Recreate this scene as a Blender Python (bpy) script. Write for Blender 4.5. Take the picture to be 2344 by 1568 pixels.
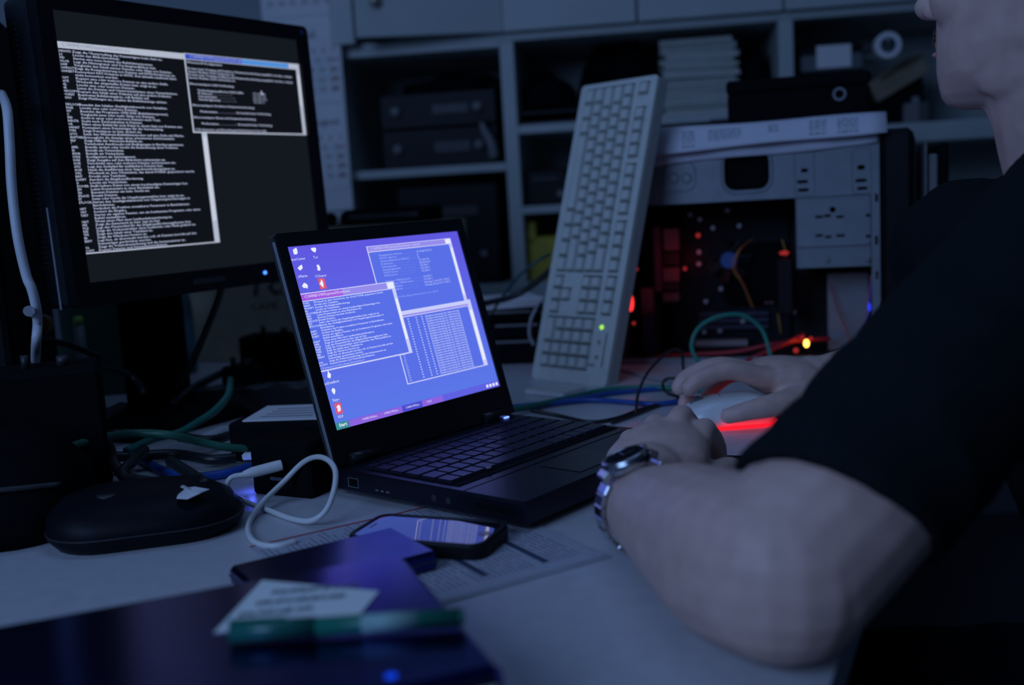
import bpy, bmesh, math, random
from mathutils import Matrix, Vector, Euler
random.seed(7)
for o in list(bpy.data.objects): bpy.data.objects.remove(o)
SC = bpy.context.scene
COL = SC.collection
R = math.radians
# ------------------------------------------------------------------ camera
# world: x right, y away from the camera, z up; the desk top is z = 0, the floor z = -0.74
FPX, CX, CY, CAMH, PITCH, ROLL = 2400.0, 1172.0, 784.0, 0.276, R(8.0), R(3.35)
FW = Vector((0, math.cos(PITCH), -math.sin(PITCH))); RT0 = Vector((1, 0, 0)); DN0 = FW.cross(RT0)
RT = RT0*math.cos(ROLL) + DN0*math.sin(ROLL); DN = -RT0*math.sin(ROLL) + DN0*math.cos(ROLL)
cam = bpy.data.cameras.new('camera'); camo = bpy.data.objects.new('camera', cam); COL.objects.link(camo)
cam.sensor_width = 36; cam.sensor_fit = 'HORIZONTAL'; cam.lens = FPX/2344*36; cam.clip_start = 0.02
mw = Matrix((( RT.x, -DN.x, -FW.x, 0), (RT.y, -DN.y, -FW.y, 0), (RT.z, -DN.z, -FW.z, CAMH), (0, 0, 0, 1)))
camo.matrix_world = mw
cam.dof.use_dof = True; cam.dof.focus_distance = 1.02; cam.dof.aperture_fstop = 3.3
SC.camera = camo
# ------------------------------------------------------------------ world, lights, exposure
W = bpy.data.worlds.new('world'); SC.world = W; W.use_nodes = True
bg = W.node_tree.nodes['Background']; bg.inputs[0].default_value = (0.026, 0.052, 0.12, 1); bg.inputs[1].default_value = 0.30
def area(name, loc, target, size, sizey, col, power, spread=180):
    l = bpy.data.lights.new(name, 'AREA'); l.shape = 'RECTANGLE'; l.size = size; l.size_y = sizey
    l.color = col; l.energy = power; l.spread = R(spread)
    o = bpy.data.objects.new(name, l); COL.objects.link(o); o.location = loc
    o.rotation_euler = (Vector(target)-Vector(loc)).to_track_quat('-Z', 'Y').to_euler(); return o
area('assumed_window_light', (-1.25, -0.75, 1.15), (0.2, 1.1, 0.1), 1.3, 1.0, (0.30, 0.50, 1.0), 21)  # assumed window light: bare area light behind the camera, no window is built
area('added_overhead_fill', (0.0, 1.0, 1.75), (0.0, 1.0, 0.0), 1.2, 0.6, (0.28, 0.49, 1.0), 3.0)  # added overhead fill to brighten the desk
vs = SC.view_settings
vs.view_transform = 'Standard'; vs.look = 'None'; vs.exposure = 0.0; vs.gamma = 1.0; vs.use_curve_mapping = False

# ------------------------------------------------------------------ helpers
def ray(u, v):
    return RT*((u-CX)/FPX) + DN*((v-CY)/FPX) + FW
def G(u, v, z=0.0):                      # a spot on the level plane z
    d = ray(u, v); t = (z-CAMH)/d.z; return Vector((0, 0, CAMH)) + d*t
def Dp(u, v, y):                         # a spot at the distance y
    d = ray(u, v); return Vector((0, 0, CAMH)) + d*(y/d.y)
def onplane(u, v, org, yaw, off=0.0):    # (along, height) on an upright plane through org, 'off' behind it
    x = Vector((math.cos(yaw), math.sin(yaw), 0)); n = Vector((-math.sin(yaw), math.cos(yaw), 0))
    o = Vector(org) + n*off; d = ray(u, v); c = Vector((0, 0, CAMH))
    t = (o-c).dot(n)/d.dot(n); p = c+d*t-o; return p.dot(x), p.z

def nt(m): m.use_nodes = True; return m.node_tree
MATS = {}
def M(name, col, rough=0.5, metal=0.0, spec=0.5, var=0.12, bump=0.0, scale=40.0, coat=0.0, sheen=0.0, trans=0.0, tint=None):
    if name in MATS: return MATS[name]
    m = bpy.data.materials.new(name); t = nt(m); b = t.nodes['Principled BSDF']
    tc = t.nodes.new('ShaderNodeTexCoord'); nz = t.nodes.new('ShaderNodeTexNoise'); nz.inputs['Scale'].default_value = scale
    nz.inputs['Detail'].default_value = 4
    t.links.new(tc.outputs['Object'], nz.inputs['Vector'])
    rp = t.nodes.new('ShaderNodeValToRGB')
    a = [max(0, c*(1-var)) for c in col]; z = [min(1, c*(1+var)) for c in col]
    rp.color_ramp.elements[0].color = (*a, 1); rp.color_ramp.elements[1].color = (*z, 1)
    rp.color_ramp.elements[0].position = 0.3; rp.color_ramp.elements[1].position = 0.7
    t.links.new(nz.outputs['Fac'], rp.inputs[0]); t.links.new(rp.outputs[0], b.inputs['Base Color'])
    b.inputs['Roughness'].default_value = rough; b.inputs['Metallic'].default_value = metal
    b.inputs['Specular IOR Level'].default_value = spec
    if tint: b.inputs['Specular Tint'].default_value = (*tint, 1)
    b.inputs['Coat Weight'].default_value = coat; b.inputs['Coat Roughness'].default_value = 0.05
    b.inputs['Sheen Weight'].default_value = sheen; b.inputs['Transmission Weight'].default_value = trans
    if bump:
        bp = t.nodes.new('ShaderNodeBump'); bp.inputs['Strength'].default_value = bump; bp.inputs['Distance'].default_value = 0.002
        t.links.new(nz.outputs['Fac'], bp.inputs['Height']); t.links.new(bp.outputs[0], b.inputs['Normal'])
    MATS[name] = m; return m
def EM(name, col, strength=1.0):
    if name in MATS: return MATS[name]
    m = bpy.data.materials.new(name); t = nt(m); t.nodes.clear()
    e = t.nodes.new('ShaderNodeEmission'); e.inputs[0].default_value = (*col, 1); e.inputs[1].default_value = strength
    o = t.nodes.new('ShaderNodeOutputMaterial'); t.links.new(e.outputs[0], o.inputs[0]); MATS[name] = m; return m
def srgb(r, g, b):
    f = lambda c: (c/255/12.92 if c <= 10 else ((c/255+0.055)/1.055)**2.4)
    return (f(r), f(g), f(b))

def catmull(P, n=8, closed=False):
    P = [Vector(p) for p in P]
    if len(P) < 3: return P
    out = []; N = len(P)
    for i in range(N if closed else N-1):
        g = (lambda k: P[k % N]) if closed else (lambda k: P[max(0, min(N-1, k))])
        a, b, c, d = g(i-1), g(i), g(i+1), g(i+2)
        for k in range(n):
            t = k/n
            out.append(0.5*((2*b)+(-a+c)*t+(2*a-5*b+4*c-d)*t*t+(-a+3*b-3*c+d)*t**3))
    if not closed: out.append(P[-1])
    return out
class MB:
    def __init__(s): s.v = []; s.f = []; s.m = []; s.sm = []; s.X = Matrix(); s.mi = 0
    def add(s, V, F, smooth=False):
        o = len(s.v); s.v += [s.X @ Vector(p) for p in V]
        for f in F: s.f.append([i+o for i in f]); s.m.append(s.mi); s.sm.append(smooth)
        return s
    def box(s, c, sz, b=0.001, rot=None):
        c = Vector(c); h = [x/2 for x in sz]; b = min(b, min(h)*0.95); V = []; idx = {}
        for sx in (-1, 1):
            for sy in (-1, 1):
                for szz in (-1, 1):
                    for ax in range(3):
                        p = [sx*h[0], sy*h[1], szz*h[2]]
                        for k in range(3):
                            if k != ax: p[k] -= (sx, sy, szz)[k]*b
                        p = Vector(p)
                        if rot is not None: p = rot @ p
                        idx[(sx, sy, szz, ax)] = len(V); V.append(c+p)
        F = []
        for ax in range(3):
            o = [k for k in range(3) if k != ax]
            for sg in (-1, 1):
                q = []
                for a, bb in ((-1, -1), (1, -1), (1, 1), (-1, 1)):
                    k = [0, 0, 0]; k[ax] = sg; k[o[0]] = a; k[o[1]] = bb; q.append(idx[(*k, ax)])
                flip = (sg > 0) == (ax == 1)
                F.append(q[::-1] if flip else q)
        for ax in range(3):
            o = [k for k in range(3) if k != ax]
            for a in (-1, 1):
                for bb in (-1, 1):
                    def id_(e, which):
                        k = [0, 0, 0]; k[ax] = e; k[o[0]] = a; k[o[1]] = bb; return idx[(*k, which)]
                    F.append([id_(-1, o[0]), id_(1, o[0]), id_(1, o[1]), id_(-1, o[1])])
        for sx in (-1, 1):
            for sy in (-1, 1):
                for szz in (-1, 1): F.append([idx[(sx, sy, szz, k)] for k in range(3)])
        return s.add(V, F)
    def frustum(s, c, w0, d0, w1, d1, h, dx=0, dy=0):
        x, y, z = c
        V = [(x-w0/2, y-d0/2, z), (x+w0/2, y-d0/2, z), (x+w0/2, y+d0/2, z), (x-w0/2, y+d0/2, z),
             (x+dx-w1/2, y+dy-d1/2, z+h), (x+dx+w1/2, y+dy-d1/2, z+h), (x+dx+w1/2, y+dy+d1/2, z+h), (x+dx-w1/2, y+dy+d1/2, z+h)]
        return s.add(V, [[0, 3, 2, 1], [4, 5, 6, 7], [0, 1, 5, 4], [1, 2, 6, 5], [2, 3, 7, 6], [3, 0, 4, 7]])
    def tube(s, P, r, n=8, sub=8, caps=True, closed=False, flat=1.0):
        P = catmull(P, sub, closed) if sub > 1 else [Vector(p) for p in P]
        N = len(P); rr = r if isinstance(r, (list, tuple)) else None
        t = (P[1]-P[0]).normalized(); u = t.orthogonal().normalized(); V = []; 
        for i, p in enumerate(P):
            if closed: t2 = (P[(i+1) % N]-P[i-1]).normalized()
            else: t2 = (P[min(N-1, i+1)]-P[max(0, i-1)]).normalized()
            q = t.rotation_difference(t2); u = (q @ u); u = (u-t2*u.dot(t2)).normalized(); w = t2.cross(u); t = t2
            if rr:
                x = i/(N-1)*(len(rr)-1); k = min(int(x), len(rr)-2); ra = rr[k]+(rr[k+1]-rr[k])*(x-k)
            else: ra = r
            for j in range(n):
                a = 2*math.pi*j/n; V.append(p+u*math.cos(a)*ra+w*math.sin(a)*ra*flat)
        F = []
        for i in range(N if closed else N-1):
            for j in range(n):
                F.append([i*n+j, i*n+(j+1) % n, ((i+1) % N)*n+(j+1) % n, ((i+1) % N)*n+j])
        if caps and not closed: F += [[j for j in range(n)][::-1], [(N-1)*n+j for j in range(n)]]
        return s.add(V, F, True)
    def cyl(s, p0, p1, r0, r1=None, n=20, smooth=True):
        p0 = Vector(p0); p1 = Vector(p1); r1 = r0 if r1 is None else r1
        t = (p1-p0).normalized(); u = t.orthogonal().normalized(); w = t.cross(u); V = []
        for p, r in ((p0, r0), (p1, r1)):
            for j in range(n): a = 2*math.pi*j/n; V.append(p+u*math.cos(a)*r+w*math.sin(a)*r)
        s.add(V, [[j, (j+1) % n, n+(j+1) % n, n+j] for j in range(n)], smooth)
        return s.add(V, [[j for j in range(n)][::-1], [n+j for j in range(n)]])
    def lathe(s, prof, n=24, smooth=True):
        V = []; K = len(prof)
        for r, z in prof:
            for j in range(n): a = 2*math.pi*j/n; V.append((r*math.cos(a), r*math.sin(a), z))
        F = [[i*n+j, i*n+(j+1) % n, (i+1)*n+(j+1) % n, (i+1)*n+j] for i in range(K-1) for j in range(n)]
        return s.add(V, F, smooth)
    def prism(s, poly, z0, z1, smooth=False):
        n = len(poly); V = [(x, y, z0) for x, y in poly]+[(x, y, z1) for x, y in poly]
        F = [[j, (j+1) % n, n+(j+1) % n, n+j] for j in range(n)]
        s.add(V, F, smooth); return s.add(V, [[j for j in range(n)][::-1], [n+j for j in range(n)]])
    def quad(s, a, b, c, d): return s.add([a, b, c, d], [[0, 1, 2, 3]])
    def ell(s, c, rad, rot=None, n=16, k=10):
        c = Vector(c); V = []; F = []
        for i in range(k+1):
            th = math.pi*i/k
            for j in range(n):
                a = 2*math.pi*j/n; p = Vector((rad[0]*math.sin(th)*math.cos(a), rad[1]*math.sin(th)*math.sin(a), rad[2]*math.cos(th)))
                if rot is not None: p = rot @ p
                V.append(c+p)
        for i in range(k):
            for j in range(n): F.append([i*n+j, (i+1)*n+j, (i+1)*n+(j+1) % n, i*n+(j+1) % n])
        return s.add(V, F, True)
    def rings(s, RG, smooth=True, cap=True):
        n = len(RG[0]); V = [p for r in RG for p in r]; K = len(RG)
        s.add(V, [[i*n+j, i*n+(j+1) % n, (i+1)*n+(j+1) % n, (i+1)*n+j] for i in range(K-1) for j in range(n)] +
              ([[j for j in range(n)][::-1], [(K-1)*n+j for j in range(n)]] if cap else []), smooth)
        return s
    def mesh(s, name):
        me = bpy.data.meshes.new(name); me.from_pydata([tuple(p) for p in s.v], [], s.f)
        me.polygons.foreach_set('material_index', s.m); me.polygons.foreach_set('use_smooth', s.sm)
        bm = bmesh.new(); bm.from_mesh(me); bmesh.ops.remove_doubles(bm, verts=bm.verts, dist=1e-6)
        bmesh.ops.recalc_face_normals(bm, faces=bm.faces); bm.to_mesh(me); bm.free()
        me.update(); return me
def rrect(w, h, r, n=5, cx=0, cy=0):
    P = []
    for sx, sy, a0 in ((1, 1, 0), (-1, 1, 90), (-1, -1, 180), (1, -1, 270)):
        for k in range(n+1):
            a = R(a0+90*k/n); P.append((cx+sx*(w/2-r)+r*math.cos(a), cy+sy*(h/2-r)+r*math.sin(a)))
    return P
def circ(r, n=20, cx=0, cy=0): return [(cx+r*math.cos(2*math.pi*k/n), cy+r*math.sin(2*math.pi*k/n)) for k in range(n)]
def obj(name, mb, mats, parent=None, loc=None, rot=None):
    me = mb if isinstance(mb, bpy.types.Mesh) else mb.mesh(name)
    if mats is not None and not len(me.materials):
        for m in (mats if isinstance(mats, (list, tuple)) else [mats]): me.materials.append(m)
    o = bpy.data.objects.new(name, me); COL.objects.link(o)
    if parent is not None: o.parent = parent
    if loc is not None: o.location = loc
    if rot is not None: o.rotation_euler = rot
    return o
def tag(o, label, cat, group=None, kind=None):
    if label: o['label'] = label
    if cat: o['category'] = cat
    if group: o['group'] = group
    if kind: o['kind'] = kind
    return o
def thing(name, label, cat, loc=(0, 0, 0), rotz=0.0, group=None, mtx=None):
    o = bpy.data.objects.new(name, None); COL.objects.link(o); o.empty_display_size = 0.03
    if mtx is not None: o.matrix_world = mtx
    else: o.location = loc; o.rotation_euler = (0, 0, rotz)
    return tag(o, label, cat, group)
def struct(name, mb, mats, parent=None):
    o = obj(name, mb, mats, parent); o['kind'] = 'structure'; return o
def plate(outer, holes, thick):          # flat plate in xy with holes, z from -thick/2 to thick/2
    cu = bpy.data.curves.new('plate', 'CURVE'); cu.dimensions = '2D'; cu.fill_mode = 'BOTH'; cu.extrude = thick/2
    for P in [outer]+holes:
        sp = cu.splines.new('POLY'); sp.points.add(len(P)-1); sp.use_cyclic_u = True
        for q, (x, y) in zip(sp.points, P): q.co = (x, y, 0, 1)
    return curve_mesh(cu)
def curve_mesh(cu):
    o = bpy.data.objects.new('tmp', cu); COL.objects.link(o)
    dg = bpy.context.evaluated_depsgraph_get(); dg.update()
    me = bpy.data.meshes.new_from_object(o.evaluated_get(dg)); bpy.data.objects.remove(o); bpy.data.curves.remove(cu)
    return me
def textmesh(body, size, line=1.0, xs=1.0, align='LEFT', bold=0.0, shear=0.0):
    cu = bpy.data.curves.new('text', 'FONT'); cu.body = body; cu.size = size; cu.resolution_u = 1; cu.space_line = line
    cu.align_x = align; cu.offset = bold*size; cu.shear = shear; cu.fill_mode = 'FRONT'
    me = curve_mesh(cu)
    if xs != 1.0: me.transform(Matrix.Scale(xs, 4, (1, 0, 0)))
    return me
# ------------------------------------------------------------------ colours
m_desk = M('desk_laminate', (0.52, 0.52, 0.54), 0.38, var=0.05, scale=60, bump=0.02)
m_white = M('white_laminate', (0.42, 0.46, 0.45), 0.5, var=0.05, scale=12)
m_black = M('black_plastic', (0.006, 0.006, 0.008), 0.5, spec=0.22, var=0.2, scale=200, bump=0.03)
m_matte = M('matte_black', (0.0045, 0.0045, 0.006), 0.8, spec=0.08, var=0.25, scale=150, bump=0.05)
m_gloss = M('glossy_black', (0.006, 0.006, 0.008), 0.14, spec=0.5, var=0.1, scale=90)
m_dgrey = M('dark_grey_plastic', (0.03, 0.031, 0.035), 0.5, var=0.15, scale=120)
m_grey = M('grey_plastic', (0.16, 0.165, 0.17), 0.5, var=0.12, scale=80)
m_beige = M('beige_plastic', (0.60, 0.62, 0.57), 0.55, var=0.06, scale=60)
m_steel = M('galvanised_steel', (0.25, 0.27, 0.29), 0.5, metal=0.25, var=0.08, scale=30)
m_paper = M('paper', (0.72, 0.71, 0.72), 0.8, var=0.04, scale=25)
m_ink = M('printed_ink', (0.05, 0.05, 0.06), 0.8, var=0.2)
m_card = M('cardboard', (0.24, 0.20, 0.14), 0.85, var=0.12, scale=30, bump=0.05)
m_green = M('green_cable_sheath', (0.02, 0.22, 0.16), 0.4, var=0.1)
m_blue = M('blue_cable_sheath', (0.015, 0.07, 0.32), 0.4, var=0.1)
m_cable = M('black_cable_sheath', (0.012, 0.014, 0.016), 0.4, var=0.15)
m_wcable = M('white_cable_sheath', (0.72, 0.72, 0.70), 0.35, var=0.04)
m_gcable = M('grey_cable_sheath', (0.30, 0.31, 0.32), 0.45, var=0.06)
# ------------------------------------------------------------------ the room and the desk
struct('floor', MB().box((0, 1.2, -0.76), (7, 6.4, 0.04)), M('floor_vinyl', (0.10, 0.11, 0.12), 0.5, var=0.15, scale=6))
struct('wall_back', MB().box((0, 3.05, 0.55), (7, 0.10, 2.6)), M('wall_paint', (0.36, 0.40, 0.42), 0.8, var=0.05, scale=4, bump=0.05))
dk = thing('desk', 'wide pale grey laminate desk top under the laptop, cables and computers', 'desk', (0, 0, 0))
e0 = Vector((0.1633, 0.5423)); ed = Vector((0.0304, 0.064)).normalized()
A0 = e0-ed*0.40; A1 = e0+ed*2.35
mb = MB(); mb.prism([(A0.x, A0.y), (A1.x, A1.y), (A1.x, 2.95), (-1.9, 2.95), (-1.9, A0.y)], -0.028, 0.0)
obj('desk_top', mb, m_desk, dk)
for x, y in ((-1.6, 0.5), (-1.6, 2.7), (-0.25, 0.45), (0.75, 2.6)):
    obj('leg', MB().box((x, y, -0.384), (0.05, 0.05, 0.712), 0.003), m_steel, dk)

# ------------------------------------------------------------------ shelf unit with the upper doors
SO, SY = Vector((0.0, 2.42, 0.0)), R(-7.0)
def S(u, v, off=0.0): return onplane(u, v, SO, SY, off)
sh = thing('shelf_unit', 'tall white shelf unit with open compartments and cupboard doors above', 'shelf', SO, SY)
DEP = 0.36
def sboard(name, u0, v0, u1, v1, dep=DEP, y0=0.0, mat=m_white):      # rectangle on the front plane, going back
    a = S(u0, v0); b = S(u1, v1); x0, x1 = sorted((a[0], b[0])); z0, z1 = sorted((a[1], b[1]))
    return obj(name, MB().box(((x0+x1)/2, y0+dep/2, (z0+z1)/2), (x1-x0, dep, z1-z0), 0.0015), mat, sh)
zb0 = S(1180, 700)[1]; zb1 = S(1180, 648)[1]
pl = S(1158, 91)[0]; pr_ = S(1799, 90)[0]; plw = 0.032
zt0 = S(1170, 94)[1]; zt1 = S(1170, 74)[1]
xl = S(788, 250)[0]; xr = pr_+0.75
def sbx(name, x0, x1, z0, z1, dep=DEP, y0=0.0, mat=m_white):
    return obj(name, MB().box(((x0+x1)/2, y0+dep/2, (z0+z1)/2), (x1-x0, dep, z1-z0), 0.0015), mat, sh)
sbx('plinth', xl-0.03, xr, 0.0, zb1, DEP)
sbx('back_panel', xl-0.03, xr, zb1, zt0+0.62, 0.008, DEP, M('shelf_back', (0.34, 0.39, 0.39), 0.6, var=0.05))
for x in (xl-0.015, pl, pr_, xr-0.012):
    sbx('side_panel', x-plw/2, x+plw/2, zb1, zt0, DEP)
sbx('cupboard_floor', xl-0.03, xr, zt0, zt0+0.020, DEP-0.002, 0.002)
sbx('cupboard_top', xl-0.03, xr, zt0+0.58, zt0+0.60, DEP)
for x in (xl-0.015, pl, pr_, xr-0.012): sbx('cupboard_divider', x-0.008, x+0.008, zt0+0.02, zt0+0.58, DEP-0.02, 0.02)
za = S(975, 392)[1]; sbx('shelf_board', xl, pl-plw/2, za-0.010, za+0.009)
za = S(975, 112)[1]; sbx('shelf_board', xl, pl-plw/2, za-0.008, za+0.008)
zm1 = S(1260, 292)[1]; sbx('shelf_board', pl+plw/2, pr_-plw/2, zm1-0.010, zm1+0.009)
zm2 = S(1230, 480)[1]; sbx('shelf_board', pl+plw/2, pr_-plw/2, zm2-0.009, zm2+0.009)
zr1 = S(2140, 290)[1]; sbx('shelf_board', pr_+plw/2, xr-0.03, zr1-0.03, zr1+0.012)
zr2 = S(2140, 470)[1]; sbx('shelf_board', pr_+plw/2, xr-0.03, zr2-0.009, zr2+0.009)
def door(x0, x1, ajar=0.0, hinge_right=True, knob=True):
    w = x1-x0-0.004; h = 0.56; hx = x1-0.002 if hinge_right else x0+0.002
    d = obj('door', MB().box((-w/2 if hinge_right else w/2, -0.009, h/2), (w, 0.017, h), 0.002), m_white, sh, (hx, -0.001, zt0+0.018), (0, 0, ajar))
    if knob:
        k = MB(); k.X = Matrix.Translation(((-w+0.045) if hinge_right else (w-0.045), -0.017, 0.075)) @ Matrix.Rotation(R(90), 4, 'X')
        k.lathe([(0.0, 0.022), (0.009, 0.021), (0.0125, 0.016), (0.010, 0.009), (0.006, 0.0), (0.0, 0.0)], 16)
        obj('knob', k, M('knob_brass', (0.35, 0.33, 0.28), 0.35, metal=0.6), d)
xs = [S(822, 60)[0], S(1151, 60)[0], S(1458, 40)[0], S(1792, 20)[0], S(2110, 10)[0], S(2430, 0)[0]]
door(xs[0], xs[1], R(14), True); 
for i in (1, 2, 3, 4): door(xs[i], xs[i+1], 0.0, i % 2 == 1, False)
a = S(767, 50); b = S(824, 106)
obj('filler_panel', MB().box(((a[0]+b[0])/2, -0.03, (b[1]+zt0+0.6)/2), (b[0]-a[0], 0.03, zt0+0.6-b[1]), 0.002), m_white, sh)

def in_shelf(s_, d, z): # local shelf coordinates -> world
    c, n = math.cos(SY), math.sin(SY); return Vector((SO.x+c*s_-n*d, SO.y+n*s_+c*d, z))
def shelf_thing(name, label, cat, s_, d, z, rz=0.0, group=None):
    return thing(name, label, cat, in_shelf(s_, d, z), SY+rz, group)
# two stacked rack devices in the left compartment
zsh = S(975, 392)[1]+0.009
def rack(z, label, h):
    x0, _ = S(862, 300); x1, _ = S(1128, 300)
    t = shelf_thing('rack_device', label, 'rack device', (x0+x1)/2, 0.06, z, group='black rack devices')
    w = x1-x0
    obj('housing', MB().box((0, 0.13, h/2), (w, 0.24, h-0.002), 0.004), m_matte, t)
    obj('front_panel', MB().box((0, 0.006, h/2), (w+0.004, 0.012, h-0.004), 0.002), m_black, t)
    for x in (-w/2+0.035, w/2-0.04):
        k = MB(); k.X = Matrix.Translation((x, 0, h*0.5)) @ Matrix.Rotation(R(90), 4, 'X')
        k.lathe([(0.0, 0.016), (0.010, 0.015), (0.0125, 0.010), (0.0125, 0.0), (0, 0)], 16); obj('knob', k, m_grey, t)
    d = obj('display_strip', MB().box((0.03, -0.001, h*0.5), (w*0.32, 0.004, h*0.28), 0.001), m_dgrey, t)
rack(zsh, 'lower of two stacked black rack devices with pale round knobs', 0.092)
rack(zsh+0.092, 'upper of two stacked black rack devices with pale round knobs', 0.082)
# lumpy black bag lying on top of them
def lumpy(name, label, cat, c, rad, seed, mat, rz=0.0, flat=0.35, amp=0.16, strap=True):
    rnd = random.Random(seed); t = thing(name, label, cat, c, rz); mb = MB(); n, k = 22, 12; V = []; F = []
    ph = [rnd.uniform(0, 6.28) for _ in range(6)]
    for i in range(k+1):
        th = math.pi*i/k
        for j in range(n):
            a = 2*math.pi*j/n
            q = 1+amp*math.sin(2*a+ph[0])*math.sin(th)+amp*0.7*math.sin(3*a+ph[1]+2*th)+amp*0.5*math.sin(5*a+ph[2]+4*th)
            ca, sa = math.cos(a), math.sin(a); sq = lambda x: math.copysign(abs(x)**0.7, x)
            z = rad[2]*sq(math.cos(th))*(1+amp*0.8*math.sin(2*a+ph[3])); z = max(z, -rad[2]*flat)
            V.append((rad[0]*math.sin(th)**0.7*sq(ca)*q, rad[1]*math.sin(th)**0.7*sq(sa)*q, z+rad[2]*flat))
    for i in range(k):
        for j in range(n): F.append([i*n+j, (i+1)*n+j, (i+1)*n+(j+1) % n, i*n+(j+1) % n])
    mb.add(V, F, True); obj('body', mb, mat, t)
    if strap:
        z1 = rad[2]*(1+flat)
        obj('strap', MB().tube([(-rad[0]*0.5, 0, z1*0.8), (-rad[0]*0.35, -0.01, z1*1.12), (rad[0]*0.05, -0.015, z1*1.2), (rad[0]*0.4, 0, z1*0.8)], 0.005, 6, 6), mat, t)
    return t
m_bag = M('black_nylon', (0.004, 0.004, 0.006), 0.85, spec=0.06, var=0.3, scale=60, bump=0.2)
lumpy('cable_bag', 'crumpled black bag lying on the stacked rack devices', 'bag', in_shelf((S(900, 200)[0]+S(1130, 200)[0])/2+0.01, 0.16, zsh+0.174), (0.125, 0.09, 0.028), 3, m_bag, SY)
# bottle / spray tube standing beside them
x, z = S(1112, 300)
t = shelf_thing('grey_tube', 'slanted grey tube in front of the rack devices', 'tube', x, 0.025, zsh)
mb = MB(); mb.tube([(0.012, 0.0, 0.012), (0.008, -0.002, 0.045), (-0.006, -0.004, 0.075), (-0.012, -0.005, 0.095)], [0.012, 0.012, 0.009, 0.005], 12, 4); obj('tube', mb, m_grey, t)
mb = MB(); mb.cyl((-0.012, -0.005, 0.095), (-0.016, -0.006, 0.108), 0.006, 0.005, 12); obj('cap', mb, m_dgrey, t)
# middle compartment, top: black bags, coil of cable
zt = zm1+0.009
lumpy('camera_bag', 'low black bag on the shelf left of the beige keyboard top', 'bag', in_shelf(S(1245, 220)[0], 0.17, zt+0.031), (0.070, 0.10, 0.060), 5, m_bag, SY)
obj_t = shelf_thing('document_tray', 'flat dark grey tray under the low black bag', 'tray', S(1262, 280)[0], 0.02, zt)
mb = MB(); mb.box((0, 0.15, 0.004), (0.15, 0.28, 0.006), 0.001); mb.box((0, 0.15, 0.028), (0.15, 0.28, 0.004), 0.001); obj('tray_deck', mb, m_dgrey, obj_t)
mb = MB(); 
for x in (-0.072, 0.072): mb.box((x, 0.15, 0.016), (0.004, 0.28, 0.024), 0.001)
obj('tray_side', mb, m_dgrey, obj_t)
lumpy('cable_heap', 'tall heap of black cables and adapters behind the keyboard top', 'cable heap', in_shelf(S(1420, 200)[0]-0.005, 0.19, zt), (0.078, 0.09, 0.135), 11, m_bag, SY, amp=0.22)
# stack of paper
x0, _ = S(1514, 200); x1, _ = S(1694, 200)
t = shelf_thing('paper_stack', 'tall stack of loose paper on the shelf right of the keyboard', 'paper stack', (x0+x1)/2, 0.02, zt)
rnd = random.Random(4); z = 0.0; ztop = S(1600, 84)[1]-zt; k = 0
while z < ztop:
    h = rnd.uniform(0.004, 0.016); h = min(h, ztop-z+0.001)
    obj('paper_bundle', MB().box((rnd.uniform(-0.006, 0.006), 0.13+rnd.uniform(-0.006, 0.006), z+h/2), (x1-x0-rnd.uniform(0, 0.012), 0.24, h*0.96), 0.0006, Matrix.Rotation(rnd.uniform(-0.03, 0.03), 3, 'Z')),
        M('old_paper_%d' % (k % 3), [(0.45, 0.46, 0.42), (0.52, 0.52, 0.47), (0.36, 0.38, 0.35)][k % 3], 0.85, var=0.06, scale=30), t)
    z += h; k += 1
lumpy('backpack', 'upright black backpack wedged between paper stack and white post', 'backpack', in_shelf(S(1738, 220)[0], 0.14, zt), (0.036, 0.09, 0.105), 21, m_bag, SY, amp=0.13)
# right compartment: printer with a white label, tape roll, brown box
zt2 = zr1+0.012
x0, _ = S(1830, 120); x1, _ = S(1990, 120); zl = S(1915, 126)[1]
t = shelf_thing('label_printer', 'black printer with white label on grey front, right of the white post', 'printer', (x0+x1)/2, 0.05, zt2)
hh = S(1915, 92)[1]-zt2; w = x1-x0
obj('housing', MB().box((0, 0.14, hh/2), (w, 0.26, hh), 0.006), m_black, t)
obj('front_tray', MB().box((0, -0.005, zl-zt2-0.012), (w*0.9, 0.04, 0.036), 0.003), M('printer_grey', (0.10, 0.12, 0.13), 0.5), t)
obj('paper_label', MB().box((0.003, -0.028, zl-zt2), (w*0.5, 0.003, 0.048), 0.0005), m_paper, t)
x, z = S(2038, 100)
t = thing('tape_roll', 'white tape roll on the right shelf beside the nose', 'tape roll', in_shelf(x, 0.03, z), SY)
def ringmesh(ro, ri, h, n=28):
    m = MB(); m.X = Matrix.Rotation(R(90), 4, 'X'); m.lathe([(ri, -h/2), (ro, -h/2), (ro, h/2), (ri, h/2), (ri, -h/2)], n, False); return m
obj('tape', ringmesh(0.028, 0.017, 0.022), m_paper, t); obj('core', ringmesh(0.017, 0.0145, 0.0225), M('blue_core', (0.03, 0.09, 0.16), 0.6), t)
obj('hanging_peg', MB().cyl((0, -0.014, 0.0105), (0, 0.327, 0.0105), 0.004, n=12), m_steel, t)
x, z = S(2070, 160)
t = thing('brown_box', 'tilted brown cardboard carton on the right shelf under the tape roll', 'carton', in_shelf(S(2085, 200)[0], 0.10, zt2), SY)
rm = Matrix.Rotation(R(-28), 3, 'Y'); cz = S(2085, 165)[1]-zt2
obj('carton', MB().box((0, 0.06, cz), (0.13, 0.12, 0.05), 0.002, rm), m_card, t)
obj('carton_flap', MB().box((0.0, -0.002, cz+0.024), (0.10, 0.03, 0.002), 0.0005, rm), m_card, t)
sup = MB(); sup.prism([(-0.07, 0.0), (0.07, 0.0), (0.06, cz-0.01), (-0.05, cz-0.06)], -0.12, -0.02)
sup.X = Matrix(); o = obj('inner_padding', MB(), m_matte, t)
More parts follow.
